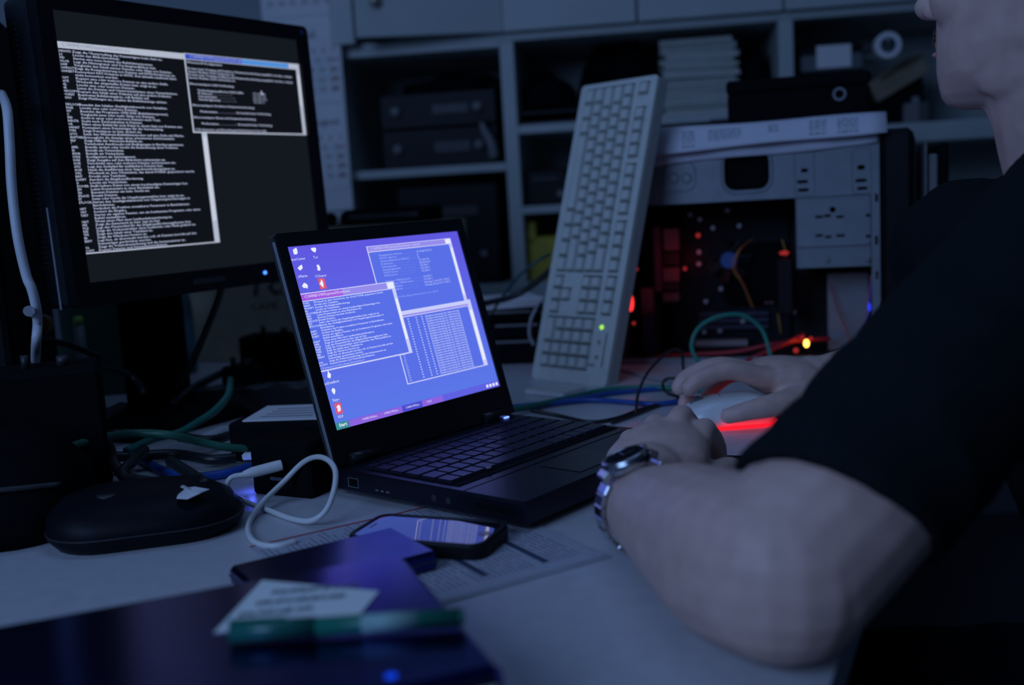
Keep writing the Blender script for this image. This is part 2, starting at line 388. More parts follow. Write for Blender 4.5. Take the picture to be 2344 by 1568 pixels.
m2 = MB(); m2.X = Matrix.Rotation(R(90), 4, 'X'); m2.prism([(-0.065, 0.0), (0.065, 0.0), (0.055, cz), (-0.045, max(0.004, cz-0.055))], -0.11, -0.02)
o.data = m2.mesh('inner_padding'); o.data.materials.append(m_matte)
t = thing('grey_adapter', 'small grey cube adapter on the right shelf before the chin', 'adapter', in_shelf(S(2120, 228)[0], 0.02, zt2), SY+0.7)
obj('adapter_body', MB().box((0, 0.02, 0.022), (0.042, 0.04, 0.044), 0.004), m_grey, t)
obj('prong', MB().box((0.0, 0.02, 0.050), (0.006, 0.016, 0.014), 0.001), m_steel, t)
# lower compartments
zl2 = zb1
def dark_dev(label, u0, u1, vtop, d, seed, zz=zl2, mat=m_matte):
    x0 = S(u0, 500)[0]; x1 = S(u1, 500)[0]; h = S((u0+u1)/2, vtop)[1]-zz
    t = shelf_thing('desktop_computer', label, 'computer', (x0+x1)/2, d, zz, group='black desktop computers in the shelf')
    w = x1-x0
    obj('housing', MB().box((0, 0.13, h/2), (w, 0.24, h), 0.004), mat, t)
    obj('front_panel', MB().box((0, 0.003, h/2), (w*0.98, 0.014, h*0.96), 0.003), m_black, t)
    obj('drive_slot', MB().box((0.0, -0.006, h*0.72), (w*0.6, 0.006, h*0.10), 0.001), m_dgrey, t)
    obj('power_button', MB().cyl((w*0.33, -0.002, h*0.3), (w*0.33, -0.008, h*0.3), 0.008), m_grey, t)
dark_dev('wide black desktop computer in the lowest left compartment', 905, 1140, 418, 0.03, 1)
dark_dev('narrow black desktop computer on the shelf beside the white post', 1200, 1300, 385, 0.05, 2, zm2+0.009)
dark_dev('squat black desktop computer behind the lower half of the leaning keyboard', 1275, 1400, 520, 0.06, 3)
x0 = S(1204, 560)[0]; x1 = S(1275, 560)[0]; h = S(1230, 505)[1]-zb1
t = shelf_thing('yellow_carton', 'yellow box in the low compartment left of the leaning keyboard', 'box', (x0+x1)/2, 0.03, zb1)
m_yel = M('yellow_card', (0.42, 0.36, 0.03), 0.6, var=0.15, scale=30)
obj('box_body', MB().box((0, 0.09, h*0.36), (x1-x0, 0.16, h*0.72), 0.003), m_yel, t)
mb = MB(); mb.box((-(x1-x0)*0.36, 0.09, h*0.80), ((x1-x0)*0.28, 0.16, h*0.34), 0.002); obj('box_flap', mb, m_yel, t)
# ------------------------------------------------------------------ calendar, carton
xa, za_ = S(600, 0, -0.04); xb, zb_ = S(782, 240, -0.04); z0c = S(770, 482, -0.04)[1]; z1c = S(680, -170, -0.04)[1]
cw = xb-xa+0.012; ch = z1c-z0c
t = shelf_thing('wall_calendar', 'long white three-month calendar hanging beside the shelf unit', 'calendar', xa+cw/2-0.004, -0.042, z0c)
red = M('red_print', (0.45, 0.07, 0.09), 0.8)
obj('backing', MB().box((0, 0.004, ch/2), (cw, 0.003, ch), 0.0005), m_paper, t)
for k in range(3):
    zc = 0.045+k*(ch-0.05)/3; hh = (ch-0.06)/3
    p = obj('month_sheet', MB().box((0, 0.001, zc+hh/2), (cw-0.008, 0.002, hh-0.006), 0.0003), m_paper, t)
    rows = '\n'.join('  '.join('%2d' % (r*7+c+1) for c in range(6)) for r in range(5))
    me = textmesh(rows, 0.017, 1.25); me.transform(Matrix.Translation((-cw*0.42, -0.0006, zc+hh*0.60)) @ Matrix.Rotation(R(90), 4, 'X')); obj('day_numbers', me, m_ink, p)['kind'] = 'stuff'
    me = textmesh('\n'.join('%2d' % (r*7+7) for r in range(5)), 0.017, 1.25); me.transform(Matrix.Translation((cw*0.36, -0.0006, zc+hh*0.60)) @ Matrix.Rotation(R(90), 4, 'X')); obj('sunday_numbers', me, red, p)['kind'] = 'stuff'
    me = textmesh(['August', 'Juli', 'Juni'][k], 0.024); me.transform(Matrix.Translation((0.005, -0.0006, zc+hh*0.78)) @ Matrix.Rotation(R(90), 4, 'X')); obj('month_name', me, m_ink, p)
# big carton behind the monitor
bl = Vector((-0.655, 1.955, 0)); brv = Vector((-0.12, 1.83, 0)); yawc = math.atan2(brv.y-bl.y, brv.x-bl.x); wc = (brv-bl).length
t = thing('coffee_carton', 'large brown cardboard carton with dark lettering behind the monitor', 'carton', bl, yawc)
hc = 0.235
obj('carton_body', MB().box((wc/2, 0.10, hc/2), (wc, 0.20, hc), 0.002), M('kraft_card', (0.44, 0.38, 0.27), 0.85, var=0.1, scale=25, bump=0.05), t)
for s_ in (0.05, 0.15): obj('top_flap', MB().box((wc/2, s_, hc+0.002), (wc*0.995, 0.098, 0.003), 0.0005), m_card, t)
lx, lz = onplane(562, 676, bl, yawc)
me = textmesh('Tchibo', 0.066, shear=0.25, bold=0.02); me.transform(Matrix.Translation((lx, -0.0008, lz)) @ Matrix.Rotation(R(90), 4, 'X')); obj('lettering', me, m_ink, t)
me = textmesh('CAFÉ', 0.017, xs=1.4); me.transform(Matrix.Translation((lx+0.006, -0.0008, lz-0.027)) @ Matrix.Rotation(R(90), 4, 'X')); obj('lettering', me, M('faded_print', (0.13, 0.12, 0.10), 0.8), t)
# rolled papers on the carton
for i, (u, v, lab) in enumerate(((757, 474, 'left white paper roll with dark end lying on the carton'), (791, 471, 'right white paper roll with dark end lying on the carton'))):
    p = Dp(u, v, 1.90); q = p+Vector((0.075+0.02*i, 0.16, 0.0)); r_ = 0.0125
    base = Vector((p.x, p.y, hc+0.0035)); d = (q-p); d.z = 0
    t = thing('paper_roll', lab, 'paper roll', base, 0, 'paper rolls on the carton')
    obj('roll', MB().cyl((0, 0, r_), d+Vector((0, 0, r_)), r_), m_paper, t)
    n_ = d.normalized(); obj('end_plug', MB().cyl(n_*-0.004+Vector((0, 0, r_)), n_*0.01+Vector((0, 0, r_)), r_*0.96), m_matte, t)
p = Dp(1060, 487, 1.90)
t = thing('external_disk', 'flat black box lying on the carton above the laptop lid', 'box', (-0.20, 1.925, hc+0.0036), yawc)
obj('casing', MB().box((0, 0.0, 0.014), (0.15, 0.12, 0.028), 0.004), m_matte, t); obj('front_strip', MB().box((0, -0.061, 0.014), (0.13, 0.003, 0.010), 0.001), m_dgrey, t)

# ------------------------------------------------------------------ what the screens show
HELP = [
('', 'als Laufwerk verwendet wird.'), ('CACLS', 'Zeigt Datei-ACLs (Access Control List) an bzw. aendert sie.'),
('CALL', 'Ruft eine Batchdatei aus einer anderen Batchdatei heraus auf.'), ('CD', 'Zeigt den Namen des aktuellen Verzeichnisses an.'),
('CHCP', 'Zeigt die aktuelle Codepagenummer an bzw. legt diese fest.'), ('CHDIR', 'Zeigt den Namen des Verzeichnisses an.'),
('CHKDSK', 'Ueberprueft einen Datentraeger und zeigt einen Statusbericht an.'), ('CHKNTFS', 'Zeigt die Ueberpruefung des Datentraegers beim Start an.'),
('CLS', 'Loescht den Bildschirminhalt.'), ('CMD', 'Startet eine neue Instanz des Befehlsinterpreters.'),
('COLOR', 'Legt die Hintergrund- und Vordergrundfarben fest.'), ('COMP', 'Vergleicht den Inhalt zweier Dateien oder Sätze von Dateien.'),
('COMPACT', 'Zeigt die Komprimierung von Dateien auf NTFS-Partitionen an.'), ('CONVERT', 'Konvertiert FAT-Volumes in NTFS. Das aktuelle Laufwerk kann'),
('', 'nicht konvertiert werden.'), ('COPY', 'Kopiert eine oder mehrere Dateien an eine andere Stelle.'),
('DATE', 'Wechselt das eingestellte Datum bzw. zeigt es an.'), ('DEL', 'Loescht eine oder mehrere Dateien.'),
('DIR', 'Listet die Dateien und Unterverzeichnisse eines Verzeichnisses.'), ('DISKCOPY', 'Kopiert den Inhalt einer Diskette auf eine andere Diskette.'),
('DOSKEY', 'Bearbeitet Befehlseingaben, ruft Befehle auf.'), ('ECHO', 'Zeigt Meldungen an, schaltet die Befehlsanzeige ein/aus.'),
('', ''), ('ENDLOCAL', 'Beendet den lokalen Gueltigkeitsbereich von Variablen.'),
('ERASE', 'Loescht eine oder mehrere Dateien.'), ('EXIT', 'Beendet das Programm CMD.EXE (Befehlsinterpreter).'),
('FC', 'Vergleicht zwei oder mehr Sätze von Dateien.'), ('FIND', 'Sucht in einer oder mehreren Dateien nach Text.'),
('FINDSTR', 'Sucht nach Zeichenketten in Dateien.'), ('FOR', 'Fuehrt einen Befehl fuer jede Datei in einem Satz von Dateien aus.'),
('FORMAT', 'Formatiert einen Datentraeger fuer die Verwendung.'), ('FTYPE', 'Zeigt Dateitypen an bzw. aendert sie.'),
('GOTO', 'Setzt den Windows-Befehlsinterpreter auf eine Zeile mit Marke.'), ('GRAFTABL', 'Ermoeglicht die Anzeige eines erweiterten Zeichensatzes.'),
('HELP', 'Zeigt Hilfe fuer Windows-Befehle an.'), ('IF', 'Verarbeitet Ausdruecke mit Bedingungen in Batchprogrammen.'),
('LABEL', 'Erstellt, aendert oder loescht die Bezeichnung eines Volumes.'), ('MD', 'Erstellt ein Verzeichnis.'),
('MKDIR', 'Erstellt ein Verzeichnis.'), ('MODE', 'Konfiguriert ein Systemgeraet.'),
('MORE', 'Zeigt Ausgabe auf dem Bildschirm seitenweise an.'), ('MOVE', 'Verschiebt eine oder mehrere Dateien und benennt um.'),
('PATH', 'Legt den Suchpfad fuer ausfuehrbare Dateien fest.'), ('PAUSE', 'Haelt die Ausfuehrung einer Stapelverarbeitungsdatei an.')]
HELP2 = [('POPD', 'Wechselt zu dem Verzeichnis, das durch PUSHD gespeichert wurde.'), ('PRINT', 'Druckt eine Textdatei.'),
('PROMPT', 'Aendert die Eingabeaufforderung.'), ('RD', 'Loescht ein Verzeichnis.'),
('RECOVER', 'Stellt lesbare Daten von einem beschaedigten Datentraeger her.'), ('REM', 'Leitet Kommentare in einer Batchdatei ein.'),
('REN', 'Benennt Dateien um bzw. loescht sie.'), ('REPLACE', 'Ersetzt Dateien.'), ('SET', 'Setzt oder loescht die Umgebungsvariablen bzw. zeigt sie an.'),
('SETLOCAL', 'Startet den Gueltigkeitsbereich von Umgebungsaenderungen in'), ('', 'Batchdateien.'), ('SHIFT', 'Veraendert die Position ersetzbarer Parameter in Batchdateien.'),
('SORT', 'Sortiert die Eingabe.'), ('START', 'Startet ein eigenes Fenster, um ein bestimmtes Programm oder einen'), ('', 'Befehl auszufuehren.'),
('SUBST', 'Weist einen Pfad einer Laufwerksbezeichnung zu.'), ('TIME', 'Zeigt die Systemzeit an bzw. legt sie fest.'),
('TITLE', 'Legt den Fenstertitel fuer das Eingabeaufforderungsfenster fest.'), ('TREE', 'Zeigt die Ordnerstruktur eines Laufwerks oder Pfads grafisch an.'),
('TYPE', 'Zeigt den Inhalt einer Textdatei an.'), ('VER', 'Zeigt die Windows-Version an.'),
('VERIFY', 'Legt fest, ob ueberwacht werden soll, ob Dateien korrekt auf den'), ('', 'Datentraeger geschrieben werden.'),
('VOL', 'Zeigt die Volumebezeichnung und die Seriennummer an.'), ('XCOPY', 'Kopiert Dateien und Verzeichnisstrukturen.')]
fixu = lambda s: s.replace('Ueb', 'Üb').replace('ueb', 'üb').replace('uehr', 'ühr').replace('aendert', 'ändert').replace('traeger', 'träger').replace('Loescht', 'Löscht').replace('loescht', 'löscht').replace('fuer', 'für').replace('prueft', 'prüft')
class UI:
    def __init__(s, parent, w, h): s.p, s.w, s.h = parent, w, h
    def rects(s, name, L, z):             # L: (x0, y0, x1, y1, material), y down from the top, 0..1
        mb = MB(); mats = []
        for x0, y0, x1, y1, m in L:
            if m not in mats: mats.append(m)
            mb.mi = mats.index(m)
            mb.quad((x0*s.w, (1-y1)*s.h, z), (x1*s.w, (1-y1)*s.h, z), (x1*s.w, (1-y0)*s.h, z), (x0*s.w, (1-y0)*s.h, z)); z += 0.00001
        return obj(name, mb, mats, s.p)
    def text(s, name, body, x, y, pitch, mat, z, xs=1.33, align='LEFT', bold=0.0, sz=0.98):
        size = pitch*s.h*sz; me = textmesh(fixu(body), size, 1.0/sz, xs, align, bold)
        me.transform(Matrix.Translation((x*s.w, (1-y)*s.h-size*0.75, z))); return obj(name, me, mat, s.p)

# ------------------------------------------------------------------ the desk monitor
MBL = Vector((-0.4746, 1.1852, 0.2054)); MYAW, MT = 0.9829, 0.036; MW, MH = 0.376, 0.301
mx = Vector((math.cos(MYAW), math.sin(MYAW), 0)); my = Vector((-math.sin(MYAW), math.cos(MYAW), 0))
org = MBL+mx*(MW/2)+my*0.125; org.z = 0
mon = thing('desk_monitor', 'black flat monitor on the left showing white command-line text on black', 'monitor', org, MYAW)
def panel_matrix(o, a): return Matrix(((1, 0, 0, o[0]), (0, math.sin(a), -math.cos(a), o[1]), (0, math.cos(a), math.sin(a), o[2]), (0, 0, 0, 1)))
PM = panel_matrix((-MW/2, -0.125, MBL.z), MT)
def part(name, mb, mats, parent, mtx):
    o = obj(name, mb, mats, parent); o.matrix_local = mtx; return o
bs, btm, top = 0.019, 0.027, 0.019
fr = plate(rrect(MW+2*bs, MH+btm+top, 0.008, 4, MW/2, MH/2+(top-btm)/2), [rrect(MW, MH, 0.001, 2, MW/2, MH/2)], 0.018)
fr.transform(Matrix.Translation((0, 0, -0.004)))
part('bezel', fr, m_black, mon, PM)
mb = MB(); cx_, cy_ = MW/2, MH/2+(top-btm)/2
RG = []
for z, dw, r_ in ((-0.010, 0.0, 0.008), (-0.055, 0.0, 0.010), (-0.072, 0.03, 0.015)):
    RG.append([(x, y, z) for x, y in rrect(MW+2*bs-dw, MH+btm+top-dw, r_, 4, cx_, cy_)])
mb.rings(RG, False); part('back_shell', mb, M('monitor_shell', (0.014, 0.018, 0.024), 0.5, var=0.15, scale=60), mon, PM)
mb = MB()
for k in range(46):
    y = 0.02+k*0.006; mb.box((-bs-0.0002, y, -0.046), (0.0012, 0.0028, 0.016), 0.0003)
part('side_vent', mb, m_dgrey, mon, PM)['kind'] = 'stuff'
part('frame_seam', MB().box((-bs-0.0008, 0.03, -0.026), (0.0016, 0.115, 0.0022), 0.0004), M('bright_seam', (0.42, 0.44, 0.48), 0.35), mon, PM)
c_bg = EM('monitor_black_level', srgb(20, 25, 32), 1.0)
scr = part('screen', MB().quad((0, 0, 0), (MW, 0, 0), (MW, MH, 0), (0, MH, 0)), c_bg, mon, PM)
ui = UI(scr, MW, MH)
c_txt = EM('terminal_text', srgb(172, 182, 210), 1.0); c_fr = EM('window_grey', srgb(176, 184, 202), 1.0); c_trm = EM('terminal_black', srgb(15, 18, 25), 1.0)
c_bt1 = EM('title_blue', srgb(50, 75, 190), 1.0); c_bt2 = EM('title_light_blue', srgb(75, 140, 215), 1.0)
ui.rects('command_window', [(0.0, 0.112, 0.526, 0.893, c_fr), (0.0, 0.136, 0.504, 0.888, c_trm), (0.506, 0.45, 0.524, 0.80, EM('scroll_thumb', srgb(196, 204, 220), 1))], 0.0001)
PI = 12/1024
lines = HELP+HELP2; n0 = len(lines)
lines = lines[max(0, n0-62):]
ui.text('command_column', '\n'.join(a for a, b in lines)+'\n\n', 0.003, 0.141, 0.748/len(lines), c_txt, 0.0002, 1.12, bold=0.018)
ui.text('description_column', '\n'.join(b for a, b in lines), 0.054, 0.141, 0.748/len(lines), c_txt, 0.0002, 1.52, bold=0.020)
ui.text('window_title', 'C:\\WINDOWS\\system32\\cmd.exe', 0.02, 0.115, 0.018, EM('faint_title', srgb(120, 128, 150), 1), 0.0002, 1.2)
ui.rects('network_window', [(0.468, 0.110, 0.9985, 0.434, c_fr), (0.474, 0.113, 0.72, 0.133, c_bt1), (0.72, 0.113, 0.945, 0.133, c_bt2), (0.474, 0.136, 0.982, 0.428, c_trm),
    (0.984, 0.16, 0.996, 0.30, EM('scroll_thumb', srgb(196, 204, 220), 1))], 0.0003)
ui.text('window_title', 'C:\\WINDOWS\\system32\\cmd.exe', 0.49, 0.114, 0.018, c_txt, 0.0005, 1.15)
IP = ['Windows-IP-Konfiguration', '', 'Es kann kein Vorgang auf Drahtlose Netzwerkverbindung ausgeführt werden, solange', 'dessen Medium nicht verbunden ist.',
 'Es kann kein Vorgang auf Bluetooth-Netzwerkverbindung ausgeführt werden, solange', 'dessen Medium nicht verbunden ist.', '', 'Ethernetadapter LAN-Verbindung:', '',
 '        Verbindungsspezifisches DNS-Suffix:', '        IP-Adresse. . . . . . . . . . . . :', '        Subnetzmaske. . . . . . . . . . . :', '        Standardgateway . . . . . . . . . :', '',
 'Ethernetadapter Drahtlose Netzwerkverbindung:', '', '        Medienstatus. . . . . . . . . . . :  Es besteht keine Verbindung', '', 'Ethernetadapter Bluetooth-Netzwerkverbindung:', '',
 '        Medienstatus. . . . . . . . . . . :  Es besteht keine Verbindung', '', 'C:\\Dokumente und Einstellungen\\Administrator>ipconfig']
ui.text('network_text', '\n'.join(IP), 0.477, 0.141, 0.286/len(IP), c_txt, 0.0006, 1.42, bold=0.016)
ui.text('network_values', '192.168.1.34\n192.168.1.34\n255.255.255.0\n192.168.1.1', 0.752, 0.141+9*0.286/len(IP), 0.286/len(IP), c_txt, 0.0006, 1.2)
ui.rects('mouse_pointer', [(0.792, 0.244, 0.797, 0.262, c_txt), (0.795, 0.254, 0.803, 0.262, c_txt)], 0.0008)
led = EM('blue_led', (0.05, 0.22, 1.0), 3.0)
mb = MB(); mb.cyl((MW*0.70, -0.013, 0.005), (MW*0.70, -0.013, 0.0068), 0.0022, n=10); part('power_led', mb, led, mon, PM)
mb = MB(); mb.box((MW*0.45, -0.014, 0.0055), (0.05, 0.007, 0.001), 0.0003); part('maker_badge', mb, m_dgrey, mon, PM)
mb = MB(); mb.cyl((MW+0.008, MH+0.010, 0.004), (MW+0.008, MH+0.010, 0.0056), 0.0035, n=12); part('corner_badge', mb, M('badge_blue', (0.02, 0.05, 0.16), 0.4), mon, PM)
# stand
mb = MB(); mb.box((0, 0.015, 0.135), (0.088, 0.036, 0.27), 0.006); obj('stand_column', mb, m_matte, mon)
mb = MB(); mb.box((0, -0.012, 0.255), (0.10, 0.06, 0.085), 0.006); obj('tilt_hinge', mb, m_matte, mon)
mb = MB(); RG = []
for z, sx, sy in ((0, 0.25, 0.20), (0.010, 0.25, 0.20), (0.018, 0.22, 0.17), (0.022, 0.12, 0.09)):
    RG.append([(x, y-0.0, z) for x, y in rrect(sx, sy, 0.035, 5)])
mb.rings(RG, False); obj('stand_base', mb, m_matte, mon)

# ------------------------------------------------------------------ laptop
LYAW, LID, LW, LD, LH = 0.8745, 0.2766, 0.268, 0.2384, 0.028
lap = thing('laptop', 'open black laptop with glowing blue desktop in the middle of the desk', 'laptop', (-0.1797, 0.9809, 0), LYAW)
m_lap = M('laptop_shell', (0.010, 0.010, 0.012), 0.33, spec=0.45, var=0.15, scale=250, bump=0.03)
m_deck = M('laptop_deck', (0.007, 0.007, 0.011), 0.33, spec=0.42, var=0.15, scale=300, bump=0.03, tint=(0.6, 0.55, 1.0))  # specular tint adds the violet of the screen's reflection to the deck
mb = MB(); mb.box((LW/2, -LD/2, 0.0165), (LW, LD, 0.021), 0.0025); obj('base', mb, m_deck, lap)
for x in (0.03, LW-0.03):
    for y in (-0.03, -LD+0.03): obj('foot', MB().cyl((x, y, 0.0), (x, y, 0.007), 0.008, n=12), m_matte, lap)
mb = MB(); mb.box((LW/2, -0.0975, 0.0272), (LW-0.020, 0.117, 0.0012), 0.0003); obj('keyboard_well', mb, m_matte, lap)
m_key = M('laptop_key', (0.012, 0.011, 0.019), 0.34, spec=0.5, var=0.1, scale=300, tint=(0.6, 0.55, 1.0))  # violet specular tint paints the screen's reflected glow into the black keys
kw = (LW-0.024)/15.0; kd = 0.0203; y0 = -0.0445
rowsL = [([1]*15, 0.62), ([1]*13+[2], 1.0), ([1.5]+[1]*12+[1.5], 1.0), ([1.75]+[1]*11+[2.25], 1.0), ([1.25]+[1]*11+[2.75], 1.0), ([1, 1, 1, 1, 5.5, 1, 1, 1, 1, 1.5], 1.0)]
km = {}
y = y0+kd*0.62
for row, hh in rowsL:
    x = 0.012; y -= kd*hh
    for wu in row:
        k = (wu, hh)
        if k not in km:
            q = MB(); w_, d_ = kw*wu-0.0013, kd*hh-0.0013
            q.frustum((0, 0, 0), w_, d_, w_-0.0022, d_-0.003, 0.0030, 0, 0.0006); km[k] = q.mesh('key'); km[k].materials.append(m_key)
        obj('key', km[k], None, lap, (x+kw*wu/2, y+kd*hh/2, 0.0272)); x += kw*wu
obj('touch_pad', MB().box((LW/2, -0.2005, 0.02725), (0.072, 0.046, 0.0006), 0.0002), m_lap, lap)
mb = MB(); mb.X = Matrix.Translation((0.060, -0.1475, 0.0311)) @ Matrix.Rotation(0.5, 4, 'Z') @ Matrix.Diagonal((1.5, 0.9, 1, 1)); mb.prism(circ(0.0030, 16), 0, 0.0003); obj('key_mark', mb, m_grey, lap)
obj('palm_rest_seam', MB().box((LW/2, -0.1685, 0.02715), (LW-0.006, 0.0008, 0.0004), 0.0001), m_matte, lap)
m_led = EM('laptop_led', (0.12, 0.22, 1.0), 4.0)
obj('status_led', MB().box((LW-0.020, -0.012, 0.0275), (0.0075, 0.0030, 0.0012), 0.0004), m_led, lap)
m_usb = M('port_metal', (0.45, 0.46, 0.5), 0.3, metal=0.8)
mb = MB(); pw, ph, th = 0.0135, 0.0085, 0.0007
for dy, dz, sy, sz in ((0, ph/2, pw, th), (0, -ph/2, pw, th), (pw/2, 0, th, ph), (-pw/2, 0, th, ph)): mb.box((-0.0003, -0.030+dy, 0.0165+dz), (0.0012, sy, sz), 0.0002)
obj('video_port', mb, m_usb, lap); obj('port_recess', MB().box((-0.0001, -0.030, 0.0165), (0.0006, pw-0.001, ph-0.001), 0.0001), m_matte, lap)
for k in range(3): obj('vent_rib', MB().box((-0.0003, -0.062-k*0.007, 0.0135), (0.0010, 0.0042, 0.0016), 0.0003), m_grey, lap)
for yy in (-0.135, -0.152): obj('audio_jack', MB().cyl((0.0002, yy, 0.0165), (-0.0006, yy, 0.0165), 0.0032, n=14), m_dgrey, lap)
obj('card_slot', MB().box((-0.0002, -0.205, 0.0175), (0.0008, 0.045, 0.005), 0.0002), m_matte, lap)
SW, SH, GAP = 0.246, 0.1845, 0.034
LM = panel_matrix((0, -0.006, LH), LID); sx0 = (LW-SW)/2
fr = plate(rrect(LW, SH+GAP+0.014, 0.003, 4, LW/2, (SH+GAP+0.014)/2), [rrect(SW, SH, 0.0006, 2, LW/2, GAP+SH/2)], 0.004); fr.transform(Matrix.Translation((0, 0, 0.0005)))
part('lid_bezel', fr, m_lap, lap, LM)
mb = MB(); mb.X = Matrix(); RG = []
for z, d_ in ((-0.0015, 0.0), (-0.009, 0.0), (-0.0115, 0.006)): RG.append([(x, y, z) for x, y in rrect(LW-d_, SH+GAP+0.014-d_, 0.003, 4, LW/2, (SH+GAP+0.014)/2)])
mb.rings(RG, False); part('lid_shell', mb, M('lid_soft_coat', (0.03, 0.032, 0.036), 0.45, spec=0.6, var=0.1, scale=200), lap, LM)
mb = MB(); mb.box((0.0004, (SH+GAP+0.014)/2, -0.003), (0.0014, SH+GAP, 0.0045), 0.0004); part('lid_edge_trim', mb, M('silver_trim', (0.30, 0.32, 0.36), 0.35, metal=0.3), lap, LM)
for x in (0.035, LW-0.035): obj('hinge', MB().cyl((x-0.018, -0.006, LH+0.003), (x+0.018, -0.006, LH+0.003), 0.0065, n=16), m_lap, lap)
# emissive desktop, the LCD's viewing-angle shift to violet painted in towards the top
m_wall = bpy.data.materials.new('desktop_wallpaper'); tt = nt(m_wall); tt.nodes.clear()
tc = tt.nodes.new('ShaderNodeTexCoord'); sp = tt.nodes.new('ShaderNodeSeparateXYZ'); rp = tt.nodes.new('ShaderNodeValToRGB'); e = tt.nodes.new('ShaderNodeEmission'); ou = tt.nodes.new('ShaderNodeOutputMaterial')
tt.links.new(tc.outputs['Generated'], sp.inputs[0]); tt.links.new(sp.outputs['Y'], rp.inputs[0]); tt.links.new(rp.outputs[0], e.inputs[0]); tt.links.new(e.outputs[0], ou.inputs[0])
rp.color_ramp.elements[0].color = (*srgb(90, 120, 232), 1); rp.color_ramp.elements[1].color = (*srgb(95, 87, 224), 1)
lscr = part('screen', MB().quad((0, 0, 0), (SW, 0, 0), (SW, SH, 0), (0, SH, 0)), m_wall, lap, LM @ Matrix.Translation((sx0, GAP, 0.0004)))
ui = UI(lscr, SW, SH)
l_txt = EM('lap_text', srgb(200, 210, 255), 1.0); l_fr = EM('lap_frame', srgb(200, 205, 250), 1.0); l_trm = EM('lap_terminal', srgb(88, 111, 230), 1.0); l_wt = EM('lap_white', srgb(232, 236, 255), 1.0)
l_mag = EM('lap_title_active', srgb(160, 92, 226), 1); l_lil = EM('lap_title_inactive', srgb(150, 140, 235), 1); l_pk = EM('lap_taskbar', srgb(140, 98, 222), 1); l_pb = EM('lap_task_button', srgb(96, 96, 226), 1)
l_dim = EM('lap_dim_text', srgb(150, 168, 250), 1)
ui.rects('trace_window', [(0.437, 0.434, 0.961, 0.855, l_fr), (0.442, 0.438, 0.94, 0.470, l_lil), (0.443, 0.475, 0.934, 0.849, l_trm), (0.938, 0.50, 0.957, 0.82, l_wt)], 0.0001)
N = 24; P_ = 0.362/N
ui.text('trace_text', '\n'.join('Zeitüberschreitung der Anforderung.' for _ in range(N)), 0.647, 0.484, P_, l_txt, 0.0002, 1.34, bold=0.016)
for x in (0.55, 0.60, 0.635): ui.text('trace_stars', '\n'.join('*' for _ in range(N)), x-0.012, 0.484, P_, l_txt, 0.0002, 1.6, bold=0.05)
ui.text('trace_numbers', '\n'.join('%d' % (k+5) for k in range(N)), 0.455, 0.484, P_, l_txt, 0.0002, 1.2)
ui.rects('adapter_window', [(0.414, 0.039, 0.941, 0.46, l_fr), (0.42, 0.043, 0.90, 0.071, l_lil), (0.905, 0.043, 0.937, 0.071, l_wt), (0.42, 0.076, 0.921, 0.437, l_trm), (0.925, 0.10, 0.938, 0.40, l_wt)], 0.00025)
ui.text('window_title', 'C:\\WINDOWS\\system32\\cmd.exe - tracert', 0.435, 0.047, 0.021, l_txt, 0.0004, 1.1)
AD = ['Physikalische Adresse . . . . . . . :', 'DHCP aktiviert. . . . . . . . . . . :', 'Autokonfiguration aktiviert . . . . :', 'IP-Adresse. . . . . . . . . . . . . :', 'Subnetzmaske. . . . . . . . . . . . :', 'Standardgateway . . . . . . . . . . :', 'DHCP-Server . . . . . . . . . . . . :', 'DNS-Server. . . . . . . . . . . . . :', '', 'Primärer WINS-Server. . . . . . . . :', 'Sekundärer WINS-Server. . . . . . . :', 'Lease erhalten. . . . . . . . . . . :', 'Lease läuft ab. . . . . . . . . . . :']
ui.text('adapter_text', '\n'.join(AD), 0.472, 0.092, 0.0172, l_dim, 0.0004, 1.25, bold=0.016)
ui.text('adapter_values', '00-1A-6B-35-7F-C2\nJa\nJa\n192.168.1.34\n255.255.255.0\n192.168.1.1\n192.168.1.1\n192.168.1.1\n\n192.168.1.1\n192.168.1.1\nDienstag, 21. Juni 2011 11:43:12\nDienstag, 28. Juni 2011 11:43:12', 0.70, 0.092, 0.0172, l_txt, 0.0004, 1.0)
ui.text('adapter_prompt', 'C:\\Dokumente und Einstellungen\\Administrator>ipconfig /all', 0.43, 0.345, 0.0172, l_dim, 0.0004, 1.1)
ui.rects('help_window', [(0.0, 0.257, 0.514, 0.684, l_fr), (0.002, 0.262, 0.22, 0.297, l_mag), (0.22, 0.262, 0.47, 0.297, l_lil), (0.474, 0.262, 0.511, 0.297, l_wt), (0.0, 0.302, 0.494, 0.676, l_trm), (0.497, 0.36, 0.511, 0.60, l_wt)], 0.0006)
ui.text('window_title', 'C:\\WINDOWS\\system32\\cmd.exe', 0.02, 0.267, 0.022, l_wt, 0.0008, 1.05)
P_ = 0.352/len(HELP2)
ui.text('command_column', '\n'.join(a for a, b in HELP2), 0.003, 0.306, P_, l_txt, 0.0008, 1.25, bold=0.024)
ui.text('description_column', '\n'.join(b for a, b in HELP2), 0.058, 0.306, P_, l_txt, 0.0008, 1.32, bold=0.024)
ui.text('command_prompt', 'C:\\Dokumente und Einstellungen\\Administrator>', 0.003, 0.66, P_, l_txt, 0.0008, 1.15)
ui.rects('taskbar', [(0.0, 0.962, 1.0, 1.0, l_pb), (0.0, 0.962, 0.074, 1.0, EM('start_green', srgb(60, 140, 150), 1)), (0.077, 0.964, 0.371, 0.999, l_pk), (0.372, 0.964, 0.49, 0.999, EM('task_dark', srgb(76, 76, 206), 1)), (0.492, 0.964, 0.62, 0.999, l_pk)], 0.0002)
ui.text('start_label', 'Start', 0.022, 0.967, 0.026, l_wt, 0.0004, 1.1, bold=0.02)
